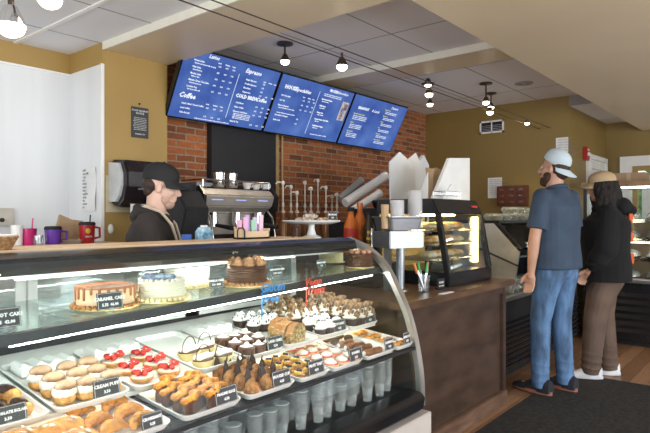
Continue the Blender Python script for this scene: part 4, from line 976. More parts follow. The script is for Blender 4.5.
jug(219,'steel milk jug on espresso machine, left of the pair'); jug(232,'steel milk jug on espresso machine, right of the pair')
def cupp(u,label):
    q=at(u,188,Y=3.35); t=thing('white_cup',label,'cup',(q.x,3.35,ZE+.002),0,'white cups on the espresso machine')
    obj('bowl',MB().lathe([(.022,0),(.03,.02),(.042,.06),(.039,.06),(.02,.006)],n=20),WHITE,t,smooth=True); obj('handle',MB().tube([(.036,0,.05),(.06,0,.045),(.058,0,.02),(.03,0,.018)],.005),WHITE,t,smooth=True)
for i,u in enumerate((247,256,265)): cupp(u,'white ceramic cup on espresso machine, %s of three'%['left','middle','right'][i])
tag(obj('steel_scale',MB().box(2.49,3.25,ZE+.002,2.63,3.4,ZE+.03),STEEL,bevel=.004),'flat steel scale at left end of espresso machine top','scale')
# grinder mass left of machine behind barista
gr=thing('coffee_grinder','black coffee grinder behind the barista','grinder',(2.24,2.98,0))
obj('stand',MB().box(-.13,-.08,0,.10,.28,.92),BLKM,gr); obj('grinder_body',MB().prism([(-.06,.92),(.2,.92),(.2,1.5),(.02,1.52),(-.08,1.40),(-.02,1.2)],'x',-.1,.09),BLKM,gr,bevel=.01)
obj('hopper',MB().lathe([(.05,1.45),(.09,1.50),(.095,1.56),(.08,1.565)],c=(0,.1,0),n=20),BLKM,gr,smooth=True)
# syrup bottles with pumps
def syrup(x,y,label,h=.30,top=.15,m=None):
    t=thing('syrup_bottle',label,'bottle',(x,y,1.1505),random.uniform(-1,.6),'syrup bottles with pumps')
    obj('bottle',MB().lathe([(.036,0),(.038,.02),(.038,.15),(.016,.20),(.014,.23)],n=16),m or mat('amber_syrup',(.30,.14,.06),.15,var=.3),t,smooth=True)
    obj('pump',MB().cyl((0,0,.23),(0,0,.25),.018).cyl((0,0,.25),(0,0,.25+top),.006).lathe([(.014,.25+top-.02),(.017,.25+top-.01),(.012,.25+top+.012)],n=12).tube([(0,0,.25+top),(-.045,0,.252+top),(-.06,0,.235+top)],.006).cyl((0,0,.28),(0,0,.315),.012),mat('ivory_pump',(.72,.66,.56),.4),t,smooth=True)
us=[(283,180),(291,184),(297,190),(305,180),(311,186),(318,178),(326,185),(332,194),(337,192)]
tag(obj('syrup_riser',MB().box(3.32,3.245,.92,4.95,3.62,1.15),BLKM),'black riser shelf holding the syrup bottles','shelf')
for i,(u,v) in enumerate(us):
    Y=3.30+(i%2)*.14; q=at(u,v,Y=Y); h=q.z-1.15-.25
    syrup(q.x,Y,'syrup bottle with ivory pump behind cake stand, %s from left'%['first','second','third','fourth','fifth','sixth','seventh','eighth','ninth'][i],top=max(.05,h-.02))
# cup dispenser tubes tilted
for i,(a,b,r,n_) in enumerate((((345,203),(386,176),.045,'longest and highest white cup stack'),((352,211),(380,193),.038,'lower white cup stack'),((340,199),(362,180),.036,'rear dull grey cup stack'))):
    Y=3.15+(.12 if i==2 else 0)-(.1 if i==1 else 0); A=at(*a,Y=Y); B_=at(*b,Y=Y-.08); bb=MB(); N=16; d=(B_-A)
    pts=[];rr=[]
    for k in range(N): pts+=[A+d*(k/N),A+d*((k+.85)/N)]; rr+=[r*.90,r]
    bb.tube(pts,rr,18)
    bb.tube([A+d*.93,A+d],[r*1.06,r*1.06],18)
    tag(obj('paper_cup_stack',bb,WHITE if i<2 else mat('grey_cup',(.35,.34,.30),.5),smooth=True),n_+' tilted before brick wall','cups','tilted cup stacks')
dsp=tag(obj('cup_dispenser',MB().box(3.95,2.98,.92,4.62,3.24,1.30).box(4.0,3.0,1.30,4.55,3.03,1.42),BLKM,bevel=.006),'black dispenser base under the tilted cup stacks','dispenser')
# juice bottles & dark bottles on side counter (right of case back)
sc_=tag(obj('side_cabinet',MB().box(2.72,2.42,0,4.38,2.9,1.06),BLKM,bevel=.004),'low black work cabinet behind the wood counter','cabinet')
def bottle(u,v,Y,name,label,m,h,r,capm):
    q=at(u,v,Y=Y); t=thing(name,label,'bottle',(q.x,Y,1.0605))
    obj('body',MB().lathe([(r*.9,0),(r,.01),(r,h*.62),(r*.45,h*.82),(r*.4,h*.92)],n=18),m,t,smooth=True); obj('cap',MB().lathe([(r*.48,h*.91),(r*.48,h),(r*.4,h)],n=14),capm,t,smooth=True)
    return t
OJ=mat('orange_tea',(.62,.16,.02),.2,var=.3)
b1=bottle(351,220,2.6,'tea_bottle','amber bottle with red label left of yellow striped bottle',OJ,.36,.055,BLKM); obj('label_band',MB().lathe([(.056,.10),(.056,.20)],n=18),mat('red_label',(.5,.04,.02),.5),b1)
bottle(360,215,2.66,'tea_bottle','amber glass bottle behind the red-labelled one',OJ,.40,.05,OJ)
b3=bottle(369,225,2.56,'striped_bottle','dark bottle with yellow diagonal stripes',mat('dark_bottle',(.05,.04,.02),.2),.33,.045,BLKM)
for k in range(3): obj('yellow_stripe',MB().lathe([(.0458,.06+k*.05),(.0458,.08+k*.05)],n=18).xf(Matrix.Rotation(.15,4,'X')),mat('yellow_stripe',(.7,.5,.05),.5),b3)
tf=thing('chrome_tap','slim chrome tap standing left of the steel pan','tap',(at(372,232,Y=2.45).x,2.45,1.0605))
obj('column',MB().cyl((0,0,0),(0,0,.20),.011).lathe([(.02,0),(.02,.01),(.014,.03)],n=14).lathe([(.016,.14),(.018,.15),(.012,.18)],n=14),CHROME,tf,smooth=True); obj('lever',MB().cyl((0,0,.19),(.0,0,.25),.007),BLKM,tf)
bm_=thing('black_coffee_brewer','black brewer standing behind steel pan by brick wall','brewer',(at(380,220,Y=2.75).x-.02,2.75,1.0605))
obj('body',MB().box(-.10,-.08,0,.16,.14,.36),BLKM,bm_,bevel=.02); obj('funnel',MB().lathe([(.05,.36),(.075,.42),(.06,.43)],c=(.02,0,0),n=18),BLACK,bm_,smooth=True)
# stacked unfolded white boxes behind the pan
def flatbox(uvs,Y,label,th=.02,m=None):
    pl=pts2(uvs,Y); pl=[(x,z) for x,z in pl]
    t=tag(obj('flat_bakery_box',MB().prism(pl,'y',Y,Y+th),m or mat('white_card',(.66,.70,.74),.6,var=.04)),label,'box','flat white bakery boxes'); return t
z0v=at(400,262,Y=2.47).z
flatbox([(391,205),(390,162),(400,152),(415,166),(417,228),(391,228)],2.47,'front flat white bakery box with pointed top',.012)
flatbox([(406,205),(408,160),(416,153),(423,168),(424,228),(406,228)],2.54,'second flat white bakery box, showing behind the front one',.012)
flatbox([(414,205),(416,166),(424,155),(429,165),(429,228),(414,228)],2.585,'rearmost flat white bakery box at right of the stack',.03)
tag(obj('box_rack',MB().box(3.74,2.44,1.0605,4.36,2.66,1.25),BLKM,bevel=.004),'black rack holding up the flat white bakery boxes','rack')
#================================================================ ON TOP OF THE CASE / LEDGE
ZL=1.240
# cake stand on black top
q=at(309,238,Y=2.29)
cs=thing('white_cake_stand','white pedestal cake stand with scalloped rim on case top','cake stand',(q.x,2.27,1.2185))
obj('pedestal',MB().lathe([(.06,0),(.062,.006),(.03,.02),(.018,.06),(.022,.088)],n=28),WHITE,cs,smooth=True)
obj('plate',MB().lathe([(.02,.084),(.14,.092),(.175,.108),(.178,.104),(.172,.098),(.12,.085)][::1],n=48,wav=.012,wn=16),WHITE,cs,smooth=True)
for k in range(9):
    a=k*.75; r=.02+.05*(k%3)/2*1.9
    b=MB().ell((0,0,.016),(.036,.026,.016),n=10,m=6)
    o=tag(obj('small_cookie',b,mat('mixed_cookie',(.45,.30,.22),.5,var=.5,scale=60,col2=(.75,.68,.6)),loc=(q.x+r*math.cos(a)*.9,2.27+r*math.sin(a)*.9,1.2185+.094+(.024 if k%3==0 else .0)),rot=(0,0,a),smooth=True),'small wrapped cookie on white cake stand, %s clockwise'%['first','second','third','fourth','fifth','sixth','seventh','eighth','ninth'][k],'cookie','cookies on the cake stand')
qc=at(325,216,Y=2.13); t=card((q.x+.045,2.14,1.2185+.098),.088,.052,['MACARONS','2.50'],'grey price card standing on the white cake stand',tilt=-.05,holder=True)
# tea box
q=at(252,236,Y=2.07); tb=thing('wooden_tea_box','small wooden box holding pastel packets on ledge','box',(q.x,2.07,ZL+.0005))
obj('crate',MB().box(-.085,-.04,0,.085,.04,.008).box(-.085,-.04,0,.085,-.034,.038).box(-.085,.034,0,.085,.04,.058).box(-.085,-.04,0,-.079,.04,.05).box(.079,-.04,0,.085,.04,.05),LWOOD,tb)
pcn=[('pink',(.78,.38,.55)),('pink',(.75,.42,.62)),('mauve',(.55,.35,.65)),('green',(.35,.6,.42)),('lilac',(.6,.5,.75)),('pale pink',(.80,.55,.66))]
for k,(nm,c) in enumerate(pcn):
    x=-.065+k*.026; y=.018-.012*(k%2)
    tag(obj('tea_packet',MB().box(-.0125,-.004,0,.0125,.004,.085+.012*(k%3),Matrix.Rotation(random.uniform(-.05,.05),4,'Y')),mat(nm+'_packet_%d'%k,c,.6,var=.05),loc=(q.x+x,2.07+y,ZL+.009)),'%s tea packet in wooden box, %s'%(nm,['leftmost','second','third','fourth','fifth','rightmost'][k]),'packet','tea packets in the wooden box')
def hoop(u,label,hh=.055,w_=.045,Y=2.03):
    q=at(u,238,Y=Y); return tag(obj('wire_stand',MB().tube([(-w_/2,0,0),(-w_/2,0,hh*.75),(-w_/2*.6,0,hh),(w_/2*.6,0,hh),(w_/2,0,hh*.75),(w_/2,0,0)],.0035,8),BLKM,loc=(q.x,Y,ZL),smooth=True),label,'stand')
hoop(241,'black bent wire stand on ledge left of the tea box'); hoop(296,'black bent wire stand on ledge below the cake stand')
# blue carton, red things near barista
q=at(199,238,Y=2.30); mc=thing('blue_milk_carton','blue and white carton behind ledge beside the barista','carton',(q.x,2.26,1.2185)); 
obj('carton',MB().box(-.04,-.02,0,.04,.02,.055).prism([(-.04,.055),(.04,.055),(.02,.078),(-.02,.078)],'y',-.02,.02),mat('carton_blue',(.10,.42,.70),.5,var=.5,scale=30,col2=(.55,.78,.88)),mc); obj('white_crimp',MB().box(-.02,-.003,.078,.02,.003,.088),PAPER,mc)
q=at(184,238,Y=2.28); tag(obj('small_blue_box',MB().box(-.018,-.015,0,.018,.015,.045),mat('deep_blue',(.03,.12,.45),.5),loc=(q.x,2.26,1.2185)),'small dark blue box left of the blue carton','box')
# bread basket at far left on case
q=at(-1,256,Y=1.99); bb=thing('bread_basket','woven brown basket on case top at left edge','basket',(q.x,2.02,ZL+.0005)); b=MB()
for k in range(6): b.tube([((.045+.004*k)*math.cos(a),(.045+.004*k)*math.sin(a),.004+k*.0075) for a in [2*PI*j/20 for j in range(20)]],.0045,6,closed=True)
b.lathe([(.04,0),(.044,.003)],n=20); obj('weave',b,mat('wicker',(.32,.17,.07),.7,var=.4,scale=80),bb,smooth=True); obj('paper_liner',MB().lathe([(.05,.03),(.068,.05),(.060,.049),(.04,.03)],n=18,wav=.06,wn=6),PAPER,bb,smooth=True)
#================================================================ LEFT BACK CABINET + MUGS
lc=thing('white_side_cabinet','white cabinet under the mugs against the white wall','cabinet',(0,0,0))
ZM=1.185
obj('carcass',MB().box(-.4,3.3,0,1.97,3.58,ZM-.03),WHITEWALL,lc); obj('worktop',MB().box(-.42,3.28,ZM-.03,1.974,3.59,ZM),LWOOD,lc,bevel=.003)
def mg(u,Y=3.42): q=at(u,240,Y=Y); return (q.x,Y,ZM+.0005)
def tumbler(u,label,m,r,h,cat='cup',name='tumbler',lidm=None,straw=None,handle=False,Y=3.42):
    t=thing(name,label,cat,mg(u,Y)); obj('body',MB().lathe([(r*.85,0),(r*.88,.004),(r,h),(r*.95,h),(r*.8,.008)],n=24),m,t,smooth=True)
    if lidm: obj('lid',MB().lathe([(r*1.03,h-.004),(r*1.05,h+.006),(r*.9,h+.016),(r*.2,h+.017)],n=24),lidm,t,smooth=True)
    if straw: obj('straw',MB().cyl((.01,0,.01),(.022,0,h+.06),.004),straw,t,smooth=True)
    if handle: obj('handle',MB().tube([(r*.93,0,h*.85),(r+.035,0,h*.80),(r+.037,0,h*.3),(r*.88,0,h*.22)],.008),m,t,smooth=True)
    return t
tumbler(17,'plain white cup at left end of the mug row',WHITE,.032,.115,name='white_cup')
tumbler(29,'glossy magenta tumbler with pink straw',mat('magenta',(.55,.02,.16),.3),.042,.095,lidm=GLASS,straw=mat('pink_straw',(.7,.05,.2),.4))
tumbler(53,'purple lidded travel mug in centre of mug row',mat('purple',(.16,.05,.42),.35),.048,.09,lidm=BLKM,handle=True,name='travel_mug')
rm=tumbler(87,'dark red lidded mug with yellow logo and handle',mat('mug_red',(.42,.015,.02),.3),.048,.115,lidm=BLKM,handle=True,straw=BLKM,name='travel_mug',Y=3.40)
obj('yellow_logo',MB().ell((-.016,-.045,.075),(.016,.006,.018)),mat('logo_yellow',(.8,.5,.05),.5),rm,smooth=True)
lb=MB(); text_mb(lb,'BREW',.016,Matrix.Translation((-.034,-.0475,.035))@RX90); obj('logo_text',lb,INK,rm)
for u,w_,h,label,yy in ((61,.05,.15,'tall kraft paper bag leaning left beside purple mug',3.53),(71,.075,.145,'wide folded kraft paper bag left of the red mug',3.53)):
    q=mg(u,yy); M=Matrix.Rotation(.25 if u==61 else 0,4,'Y')
    tag(obj('paper_bag',MB().rings([[(a*w_,b*.022*(1 if z<.1 else .5),z+(0.01*math.sin(a*4) if z>.1 else 0)) for a,b in ((-1,-1),(0,-.9),(1,-1),(1,1),(0,.9),(-1,1))] for z in (0.0,.05,.1,h)]).xf(M),KRAFT,loc=(q[0],q[1],q[2]+(.012 if u==61 else 0))),label,'bag')
q=mg(71,3.36); tag(obj('glass_dish',MB().lathe([(.05,0),(.07,.025),(.067,.025),(.045,.004)],n=22),PLAST,loc=q,smooth=True),'shallow clear glass dish between purple and red mugs','dish')
q=mg(38,3.36); tag(obj('glass_jar',MB().lathe([(.025,0),(.03,.02),(.028,.055),(.024,.055),(.022,.005)],n=18).tube([(.02,0,.05),(.045,0,.07),(.05,0,.02)],.003),PLAST,loc=q,smooth=True),'small clear glass jar between magenta and purple cups','jar')
#================================================================ TRACK LIGHTS
DM=mat('dark_bronze',(.10,.075,.06),.35,metal=.8)
BULB=emis('warm_bulb',(1.0,.84,.62),12); BULBC=emis('cool_bulb',(1.0,.9,.8),9)
for i,(Y,lbl) in enumerate(((2.26,'thin light cable nearer the brick wall, spanning the ceiling'),(2.14,'thin light cable nearer the customers, spanning the ceiling'))):
    tag(obj('light_cable',MB().cyl((-1.5,Y,2.40),(6.6,Y,2.36),.0035,n=6),DM),lbl,'cable','track light cables')
def lampobj(u,v,Y,ztop,label,canopy=True,tilt=(0,0),size=1.0,power=6,mcol=BULB,glow=(1,.8,.55),group='small ceiling spotlights'):
    size*=1.15; power*=1.4
    q=at(u,v,Y=Y); t=thing('ceiling_spotlight',label,'light',(q.x,Y,ztop),0,group)
    L=ztop-q.z
    if canopy: obj('canopy',MB().lathe([(.055*size,0),(.055*size,-.012),(.02,-.022)],n=20),DM,t,smooth=True)
    obj('stem',MB().cyl((0,0,0),(0,0,-L+.035*size),.007*size),DM,t)
    hx,hy=tilt
    obj('lamp_head',MB().lathe([(.014*size,.0),(.024*size,-.02*size),(.036*size,-.045*size),(.032*size,-.045*size)],c=(hx,hy,-L+.045*size),n=16),DM if size<1.3 else CHROME,t,smooth=True)
    obj('bulb',MB().ell((hx,hy,-L-.004),(.031*size,.031*size,.024*size),n=14,m=8),mcol,t,smooth=True)
    l=bpy.data.lights.new('spot_lamp','SPOT'); l.energy=power; l.color=glow; l.spot_size=math.radians(110); l.spot_blend=.8; l.shadow_soft_size=.04
    lo=bpy.data.objects.new('lamp_light',l); COL.objects.link(lo); lo.parent=t; lo.location=(hx,hy,-L-.03)
    return t
lampobj(285,61,3.05,ZC,'single spotlight with round canopy near left menu screen',power=14)
lampobj(342,66,2.20,2.385,'cable spotlight hanging above the middle menu screen',canopy=False,power=10)
lampobj(428,84,2.75,2.648,'upper spotlight of the vertical trio under the beam',power=8,group='trio under the beam')
lampobj(429,94,2.30,2.375,'middle spotlight of the trio, on the cable',canopy=False,power=8,size=.9)
lampobj(430,104,2.95,2.70,'lowest spotlight of the trio, bare white bulb',canopy=False,power=8,size=.9)
lampobj(486,102,2.40,ZC,'left spotlight of the cluster above the air vent',power=8)
lampobj(491,107,2.55,ZC,'middle canopy spotlight of cluster above air vent',power=8,size=.9)
lampobj(490,112,2.25,2.37,'lower cable spotlight of cluster above air vent',canopy=False,power=8,size=.9)
lampobj(527,123,2.22,2.367,'lone cable spotlight right of the air vent',canopy=False,power=5,size=.7)
lampobj(553,129,2.2,2.362,'far right cable spotlight by the wall corner',canopy=False,power=5,size=.6)
lampobj(11,26,2.4,2.53,'large track spotlight with glowing bulb at top left',power=22,size=1.5,glow=(1,.72,.45))
lampobj(50,-1,2.3,2.53,'spotlight bulb cut by the top edge of photo',power=16,size=1.3,glow=(1,.72,.45))
q=at(524,83,Z=ZC); tag(obj('ceiling_speaker',MB().lathe([(.09,0),(.09,-.008),(.07,-.010),(.065,-.002)],n=28).lathe([(.02,0),(.02,-.02)],n=12),mat('grille_grey',(.35,.33,.32),.5),loc=(q.x,q.y,ZC),smooth=True),'round recessed ceiling fixture near the beige soffit','fixture')
#================================================================ PEOPLE
V=Vector
def hand(mb,w_,d,nrm,side,curl=.5):
    d=V(d).normalized(); nrm=V(nrm).normalized(); s=d.cross(nrm).normalized()*side   # s: towards the thumb
    M=Matrix((s,d,nrm)).transposed()
    w_=V(w_); c=w_+d*.048
    mb.ell(c,(.040,.052,.016),M,n=14,m=8); mb.cap(w_-d*.02,w_+d*.03,.025,.028,10)
    for k,(off,L) in enumerate(((.030,.070),(.010,.078),(-.011,.072),(-.030,.056))):
        b=w_+d*.082+s*off; e1=b+d*L*.5-nrm*L*.5*curl*.5; e2=e1+d*L*.35-nrm*L*.42*curl*1.1
        mb.cap(w_+d*.05+s*off*.8,b,.010,.0098,8); mb.cap(b,e1,.0098,.0090,8); mb.cap(e1,e2,.0090,.0078,8)
    t0=w_+d*.022+s*.026; t1=t0+s*.026+d*.032-nrm*.010; t2=t1+d*.030+s*.004-nrm*.012
    mb.cap(t0,t1,.014,.0115,8); mb.cap(t1,t2,.0115,.009,8)
class Person:
    def __init__(s,loc,rz,sc,label,arms,feet,headrot,lean=0,group=None):
        # arms: {-1:(elbow,wrist),1:(..)}  feet:{side:(x,y)} ; head centre
        s.t=thing('person',label,'person',loc,rz,group); s.t.scale=(sc,sc,sc)
        s.arms=arms; s.feet=feet; s.sh={k:V((k*.185,-.01,1.425)) for k in (-1,1)}
        s.hip={k:V((k*.088,0,.91)) for k in (-1,1)}
        s.ank={k:V((feet[k][0],feet[k][1],.085)) for k in (-1,1)}
        s.knee={k:(s.hip[k]+s.ank[k])*.5+V((k*.008,.025,.03)) for k in (-1,1)}
        yaw,pit=headrot; s.HM=Matrix.Translation((0,.01,1.50))@Matrix.Rotation(yaw,4,'Z')@Matrix.Rotation(pit,4,'X')@Matrix.Translation((0,.012,.135))
        s.lean=Matrix.Translation((0,0,.95))@Matrix.Rotation(-lean,4,'X')@Matrix.Translation((0,0,-.95))
    def up(s,mb):   # apply lean above the waist
        mb.v=[tuple((s.lean@V(v)) if v[2]>.95 else V(v)) for v in mb.v]; return mb
    def body(s,skin,bulk=1.0):
        mb=MB(); b=bulk
        mb.torso([(0,0,.86,.10,.07),(0,0,.93,.155*b,.105*b),(0,0,1.05,.140*b,.10*b),(0,0,1.2,.150*b,.105*b),(0,0,1.34,.165*b,.108*b),(0,-.005,1.43,.15,.085),(0,-.008,1.47,.09,.06),(0,-.01,1.50,.05,.05)])
        for k in (-1,1):
            e,w_=V(s.arms[k][0]),V(s.arms[k][1])
            mb.cap(s.sh[k]+V((-k*.03,0,-.005)),s.sh[k],.056,.056,12); mb.cap(s.sh[k],e,.050*b,.040,12); mb.cap(e,e+(w_-e)*.45,.041,.038,12); mb.cap(e+(w_-e)*.35,w_,.039,.026,12)
            n=s.arms[k][2] if len(s.arms[k])>2 else (-k,0,0)
            hand(mb,w_,(w_-e) if len(s.arms[k])<4 else s.arms[k][3],n,k,.55)
            mb.cap(s.hip[k],s.knee[k],.080*b,.056,14); mb.cap(s.knee[k],s.knee[k]+(s.ank[k]-s.knee[k])*.4,.055,.056,12); mb.cap(s.knee[k]+(s.ank[k]-s.knee[k])*.3,s.ank[k],.055,.036,12)
            mb.cap(s.ank[k]+V((0,-.02,-.035)),s.ank[k]+V((k*.01,.13,-.05)),.032,.026,10)
        H=MB()
        H.ell((0,-.018,.030),(.075,.093,.082),n=20,m=12); H.ell((0,.022,-.022),(.062,.066,.082),n=18,m=12); H.ell((0,.043,-.080),(.043,.042,.034),n=14,m=8)
        H.ell((0,.055,-.092),(.020,.030,.020)); H.cap((0,.086,.012),(0,.106,-.026),.009,.012,8); H.ell((0,.100,-.032),(.016,.013,.009)); H.ell((0,.078,.026),(.044,.014,.010))
        H.ell((0,.083,-.055),(.024,.012,.006)); H.ell((0,.081,-.066),(.021,.012,.007))
        for k in (-1,1): H.ell((k*.074,-.008,-.012),(.012,.018,.030),Matrix.Rotation(-k*.35,3,'Z')); H.ell((k*.034,.052,-.025),(.026,.026,.022))
        H.cap((0,-.012,-.17),(0,-.018,-.05),.058,.060,16)
        H.xf(s.HM); mb.v+= []; n=len(mb.v); mb.add(H.v,H.f)
        s.up(mb)
        o=obj('body',remeshed(mb,'body',skin,.0062,3,.5),None,s.t)
        for k in (-1,1):
            ey=obj('eye',s.up(MB().ell((k*.030,.075,.006),(.012,.010,.008),n=10,m=6).xf(s.HM)),mat('eye_white',(.6,.56,.52),.3),s.t,smooth=True)
            obj('iris',s.up(MB().ell((k*.030,.083,.006),(.005,.003,.005),n=8,m=5).xf(s.HM)),BLKM,ey)
        for k in (-1,1): obj('eyebrow',s.up(MB().cap((k*.016,.090,.026),(k*.045,.078,.028),.0045,.003,6).xf(s.HM)),mat('dark_brown_hair',(.035,.018,.010),.7,var=.4,scale=60),s.t,smooth=True)
    def trousers(s,m,b=1.0,name='trousers',cuff=.055):
        mb=MB(); mb.torso([(0,0,.84,.12*b,.10*b),(0,-.005,.90,.172*b,.125*b),(0,-.003,.97,.165*b,.118*b),(0,0,1.04,.152*b,.11*b)])
        for k in (-1,1):
            h,kn,a=s.hip[k],s.knee[k],s.ank[k]; a2=a+(kn-a).normalized()*-.045
            mb.tube([h+V((0,-.01,.03)),h+V((0,-.012,-.06)),h+(kn-h)*.5,kn,kn+(a-kn)*.35,kn+(a-kn)*.7,a2],[.10*b,.105*b,.090*b,.074*b,.070*b,.064*b,cuff+.008],16)
            for i,tz in enumerate((.2,.24,.17)): pass
        # creases
        for k in (-1,1):
            for j in range(5):
                q=s.knee[k]+(s.ank[k]-s.knee[k])*(.45+.13*j); mb.tube([tuple(q+V((.062*math.cos(t)*b,.062*math.sin(t)*b,.008*math.sin(t*2+j)))) for t in [2*PI*i/14 for i in range(14)]],.008,6,closed=True)
        return obj(name,remeshed(s.up(mb),name,m,.0085,5,.5),None,s.t)
    def top(s,m,b=1.0,name='shirt',hem=.88,sleeve='short',flare=1.0):
        mb=MB()
        mb.torso([(0,-.005,hem,.185*b*flare,.135*b*flare),(0,-.005,.98,.182*b,.135*b),(0,0,1.10,.172*b,.128*b),(0,0,1.24,.182*b,.132*b),(0,-.004,1.35,.192*b,.128*b),(0,-.012,1.42,.172*b,.10),(0,-.015,1.46,.12,.08),(0,-.016,1.495,.072,.068)])
        for k in (-1,1):
            e,w_=V(s.arms[k][0]),V(s.arms[k][1]); sh=s.sh[k]
            mb.cap(V((k*.10,-.01,1.41)),sh+V((0,0,-.004)),.068,.066,14)
            if sleeve=='short': q=sh+(e-sh)*.78; mb.tube([sh,sh+(e-sh)*.4,q],[.064,.066,.070],16)
            else:
                mb.tube([sh,sh+(e-sh)*.5,e,e+(w_-e)*.5,e+(w_-e)*.93],[.068*b,.066*b,.060*b,.056*b,.047],16); mb.ell(e,(.060*b,)*3)
                for j in range(4): q=e+(w_-e)*(.1+.2*j); mb.ell(q,(.062*b-.003*j,.060*b-.003*j,.016))
        for j,(z,a0,L) in enumerate(((1.0,.5,.12),(1.06,2.4,.14),(1.15,4.0,.12),(1.22,5.2,.1),(.96,3.4,.1),(1.12,1.2,.1))):
            rr=.178*b; pts=[(rr*math.cos(a0+t*.9),rr*.73*math.sin(a0+t*.9),z+t*L) for t in (0,.33,.66,1)]; mb.tube(pts,[.004,.012,.012,.004],6)
        s.up(mb); return obj(name,remeshed(mb,name,m,.0078,4,.5),None,s.t)
    def shoes(s,m,sole,tall=.0):
        for k in (-1,1):
            x,y=s.feet[k]; g=obj('shoe',MB(),None,s.t) if False else None
            pr=[(-.075,.036,.10),(-.05,.042,.115),(0,.043,.11),(.05,.044,.085),(.10,.048,.062),(.15,.046,.05),(.185,.032,.036)]
            rs=[]
            for yy,hw,h in pr:
                yy*=1.15; hw*=1.06
                rs.append([(x+hw*math.cos(t),y+yy,.016+max(0,h-.016)*(max(0,math.sin(t))**.8)) if math.sin(t)>=0 else (x+hw*math.cos(t)*1.0,y+yy,.014) for t in [2*PI*i/16 for i in range(16)]])
            sh=obj('shoe',MB().rings(rs),m,s.t,smooth=True)
            so=[]
            n=20
            out=[]
            for i in range(n):
                t=2*PI*i/n; q=math.sin(t); out.append((x+.050*math.cos(t)*(1-.18*max(0,-q)),y+.063+.160*math.copysign(abs(q)**.8,q)))
            obj('sole',MB().prism(out,'z',0,.024),sole,sh)
            lc_=MB()
            for j in range(4): lc_.tube([(x-.025,y+.02+j*.022,.108-j*.012),(x,y+.022+j*.022,.117-j*.013),(x+.025,y+.02+j*.022,.108-j*.012)],.0025,5)
            obj('laces',lc_,MATS['lace'] if 'lace' in MATS else mat('lace',(.1,.1,.11),.7),sh)
    def cap_(s,m,fwd=1,tilt=0,r=1.0,brim=.075,name='baseball_cap',bucket=False):
        M=s.HM@Matrix.Translation((0,-.016,.040))@Matrix.Rotation(tilt,4,'X')
        d=MB(); prof=[(1.0,-.004),(1.015,.02),(.985,.045),(.90,.068),(.70,.088),(.42,.101),(.12,.106),(.01,.107)]
        rs=[[(.082*r*q*math.cos(t),.101*r*q*math.sin(t),z*1.0) for t in [2*PI*i/28 for i in range(28)]] for q,z in prof]
        ins=[[(.079*r*q*math.cos(t),.098*r*q*math.sin(t),z-.003) for t in [2*PI*i/28 for i in range(28)]] for q,z in prof]
        d.rings(ins[::-1]+rs); d.ell((0,0,.108),(.008,.008,.004))
        c=obj(name,s.up(d.xf(M)),m,s.t,smooth=True)
        b=MB(); N=17; top=[];bot=[]
        if bucket:
            rs=[]
            for q,z in ((.99,.004),(1.16,-.006),(1.38,-.020),(1.38,-.024),(1.16,-.010),(.98,0)): rs.append([(.082*r*q*math.cos(t),.101*r*q*math.sin(t),z) for t in [2*PI*i/28 for i in range(28)]])
            b.rings(rs)
        else:
            rs=[]
            for i in range(N):
                t=PI*(.08+.84*i/(N-1)); cx,cy=.081*r*math.cos(t),.100*r*math.sin(t); L=brim*math.sin(t)**.7
                dz=-.022*abs(math.cos(t))*1.3
                a=V((cx,fwd*cy,.002)); e=V((cx*(1+.05),fwd*(cy+L),.0+dz-.012))
                rs.append([tuple(a+V((0,0,.003))),tuple(e+V((0,0,.003))),tuple(e+V((0,0,-.001))),tuple(a+V((0,0,-.002)))])
            b.rings(rs)
        obj('brim',s.up(b.xf(M)),m,c,smooth=True)
        return c,M
SKIN=mat('skin',(.50,.28,.19),.5,var=.08,scale=12); 
HAIR=mat('dark_brown_hair',(.035,.018,.010),.7,var=.4,scale=60)
# --- customer in blue
P1=Person((4.46,1.41,.009),math.radians(-14),1.045,'man in blue short-sleeved shirt, jeans and backwards pale cap at counter',
   {-1:((-.245,.01,1.13),(-.25,.035,.885),(1,.2,0)),1:((.235,-.01,1.14),(.24,.08,.89),(-1,.2,0))},{-1:(-.115,.05),1:(.115,-.01)},(math.radians(12),0.06))
P1.body(SKIN,1.0)
P1.trousers(mat('blue_denim',(.085,.165,.30),.8,var=.45,scale=5,bump=.25,bscale=60,stretch=(3,3,1)),1.0,'jeans')
P1.top(mat('blue_chambray',(.036,.060,.100),.85,var=.15,scale=7,bump=.15,bscale=50),1.13,'shirt',.905,'short',1.02)
col=MB().tube([(.066*math.cos(t),-.012+.064*math.sin(t),1.495+.012*math.sin(t)*-1) for t in [2*PI*i/20 for i in range(20)]],.015,8,closed=True)
obj('collar',col,MATS['blue_chambray'],P1.t,smooth=True)
P1.shoes(mat('navy_suede',(.02,.022,.03),.8),mat('tan_sole',(.33,.13,.08),.6))
P1.cap_(mat('pale_blue_cap',(.52,.62,.68),.75,var=.06),-1,.52,.97,.085)
hb=MB().ell((0,-.035,.01),(.080,.082,.072),n=18,m=10).ell((0,-.06,-.03),(.066,.05,.055))
obj('hair',remeshed(hb.xf(P1.HM),'hair',HAIR,.006,2),None,P1.t)
bd=MB().ell((0,.040,-.088),(.052,.052,.042)).ell((.045,.022,-.060),(.022,.035,.045)).ell((-.045,.022,-.060),(.022,.035,.045)).ell((0,.086,-.046),(.026,.012,.006)).ell((0,.060,-.108),(.034,.034,.028))
obj('beard',remeshed(bd.xf(P1.HM),'beard',mat('brown_beard',(.06,.028,.015),.8,var=.5,scale=90,bump=.6),.005,2),None,P1.t)
pass
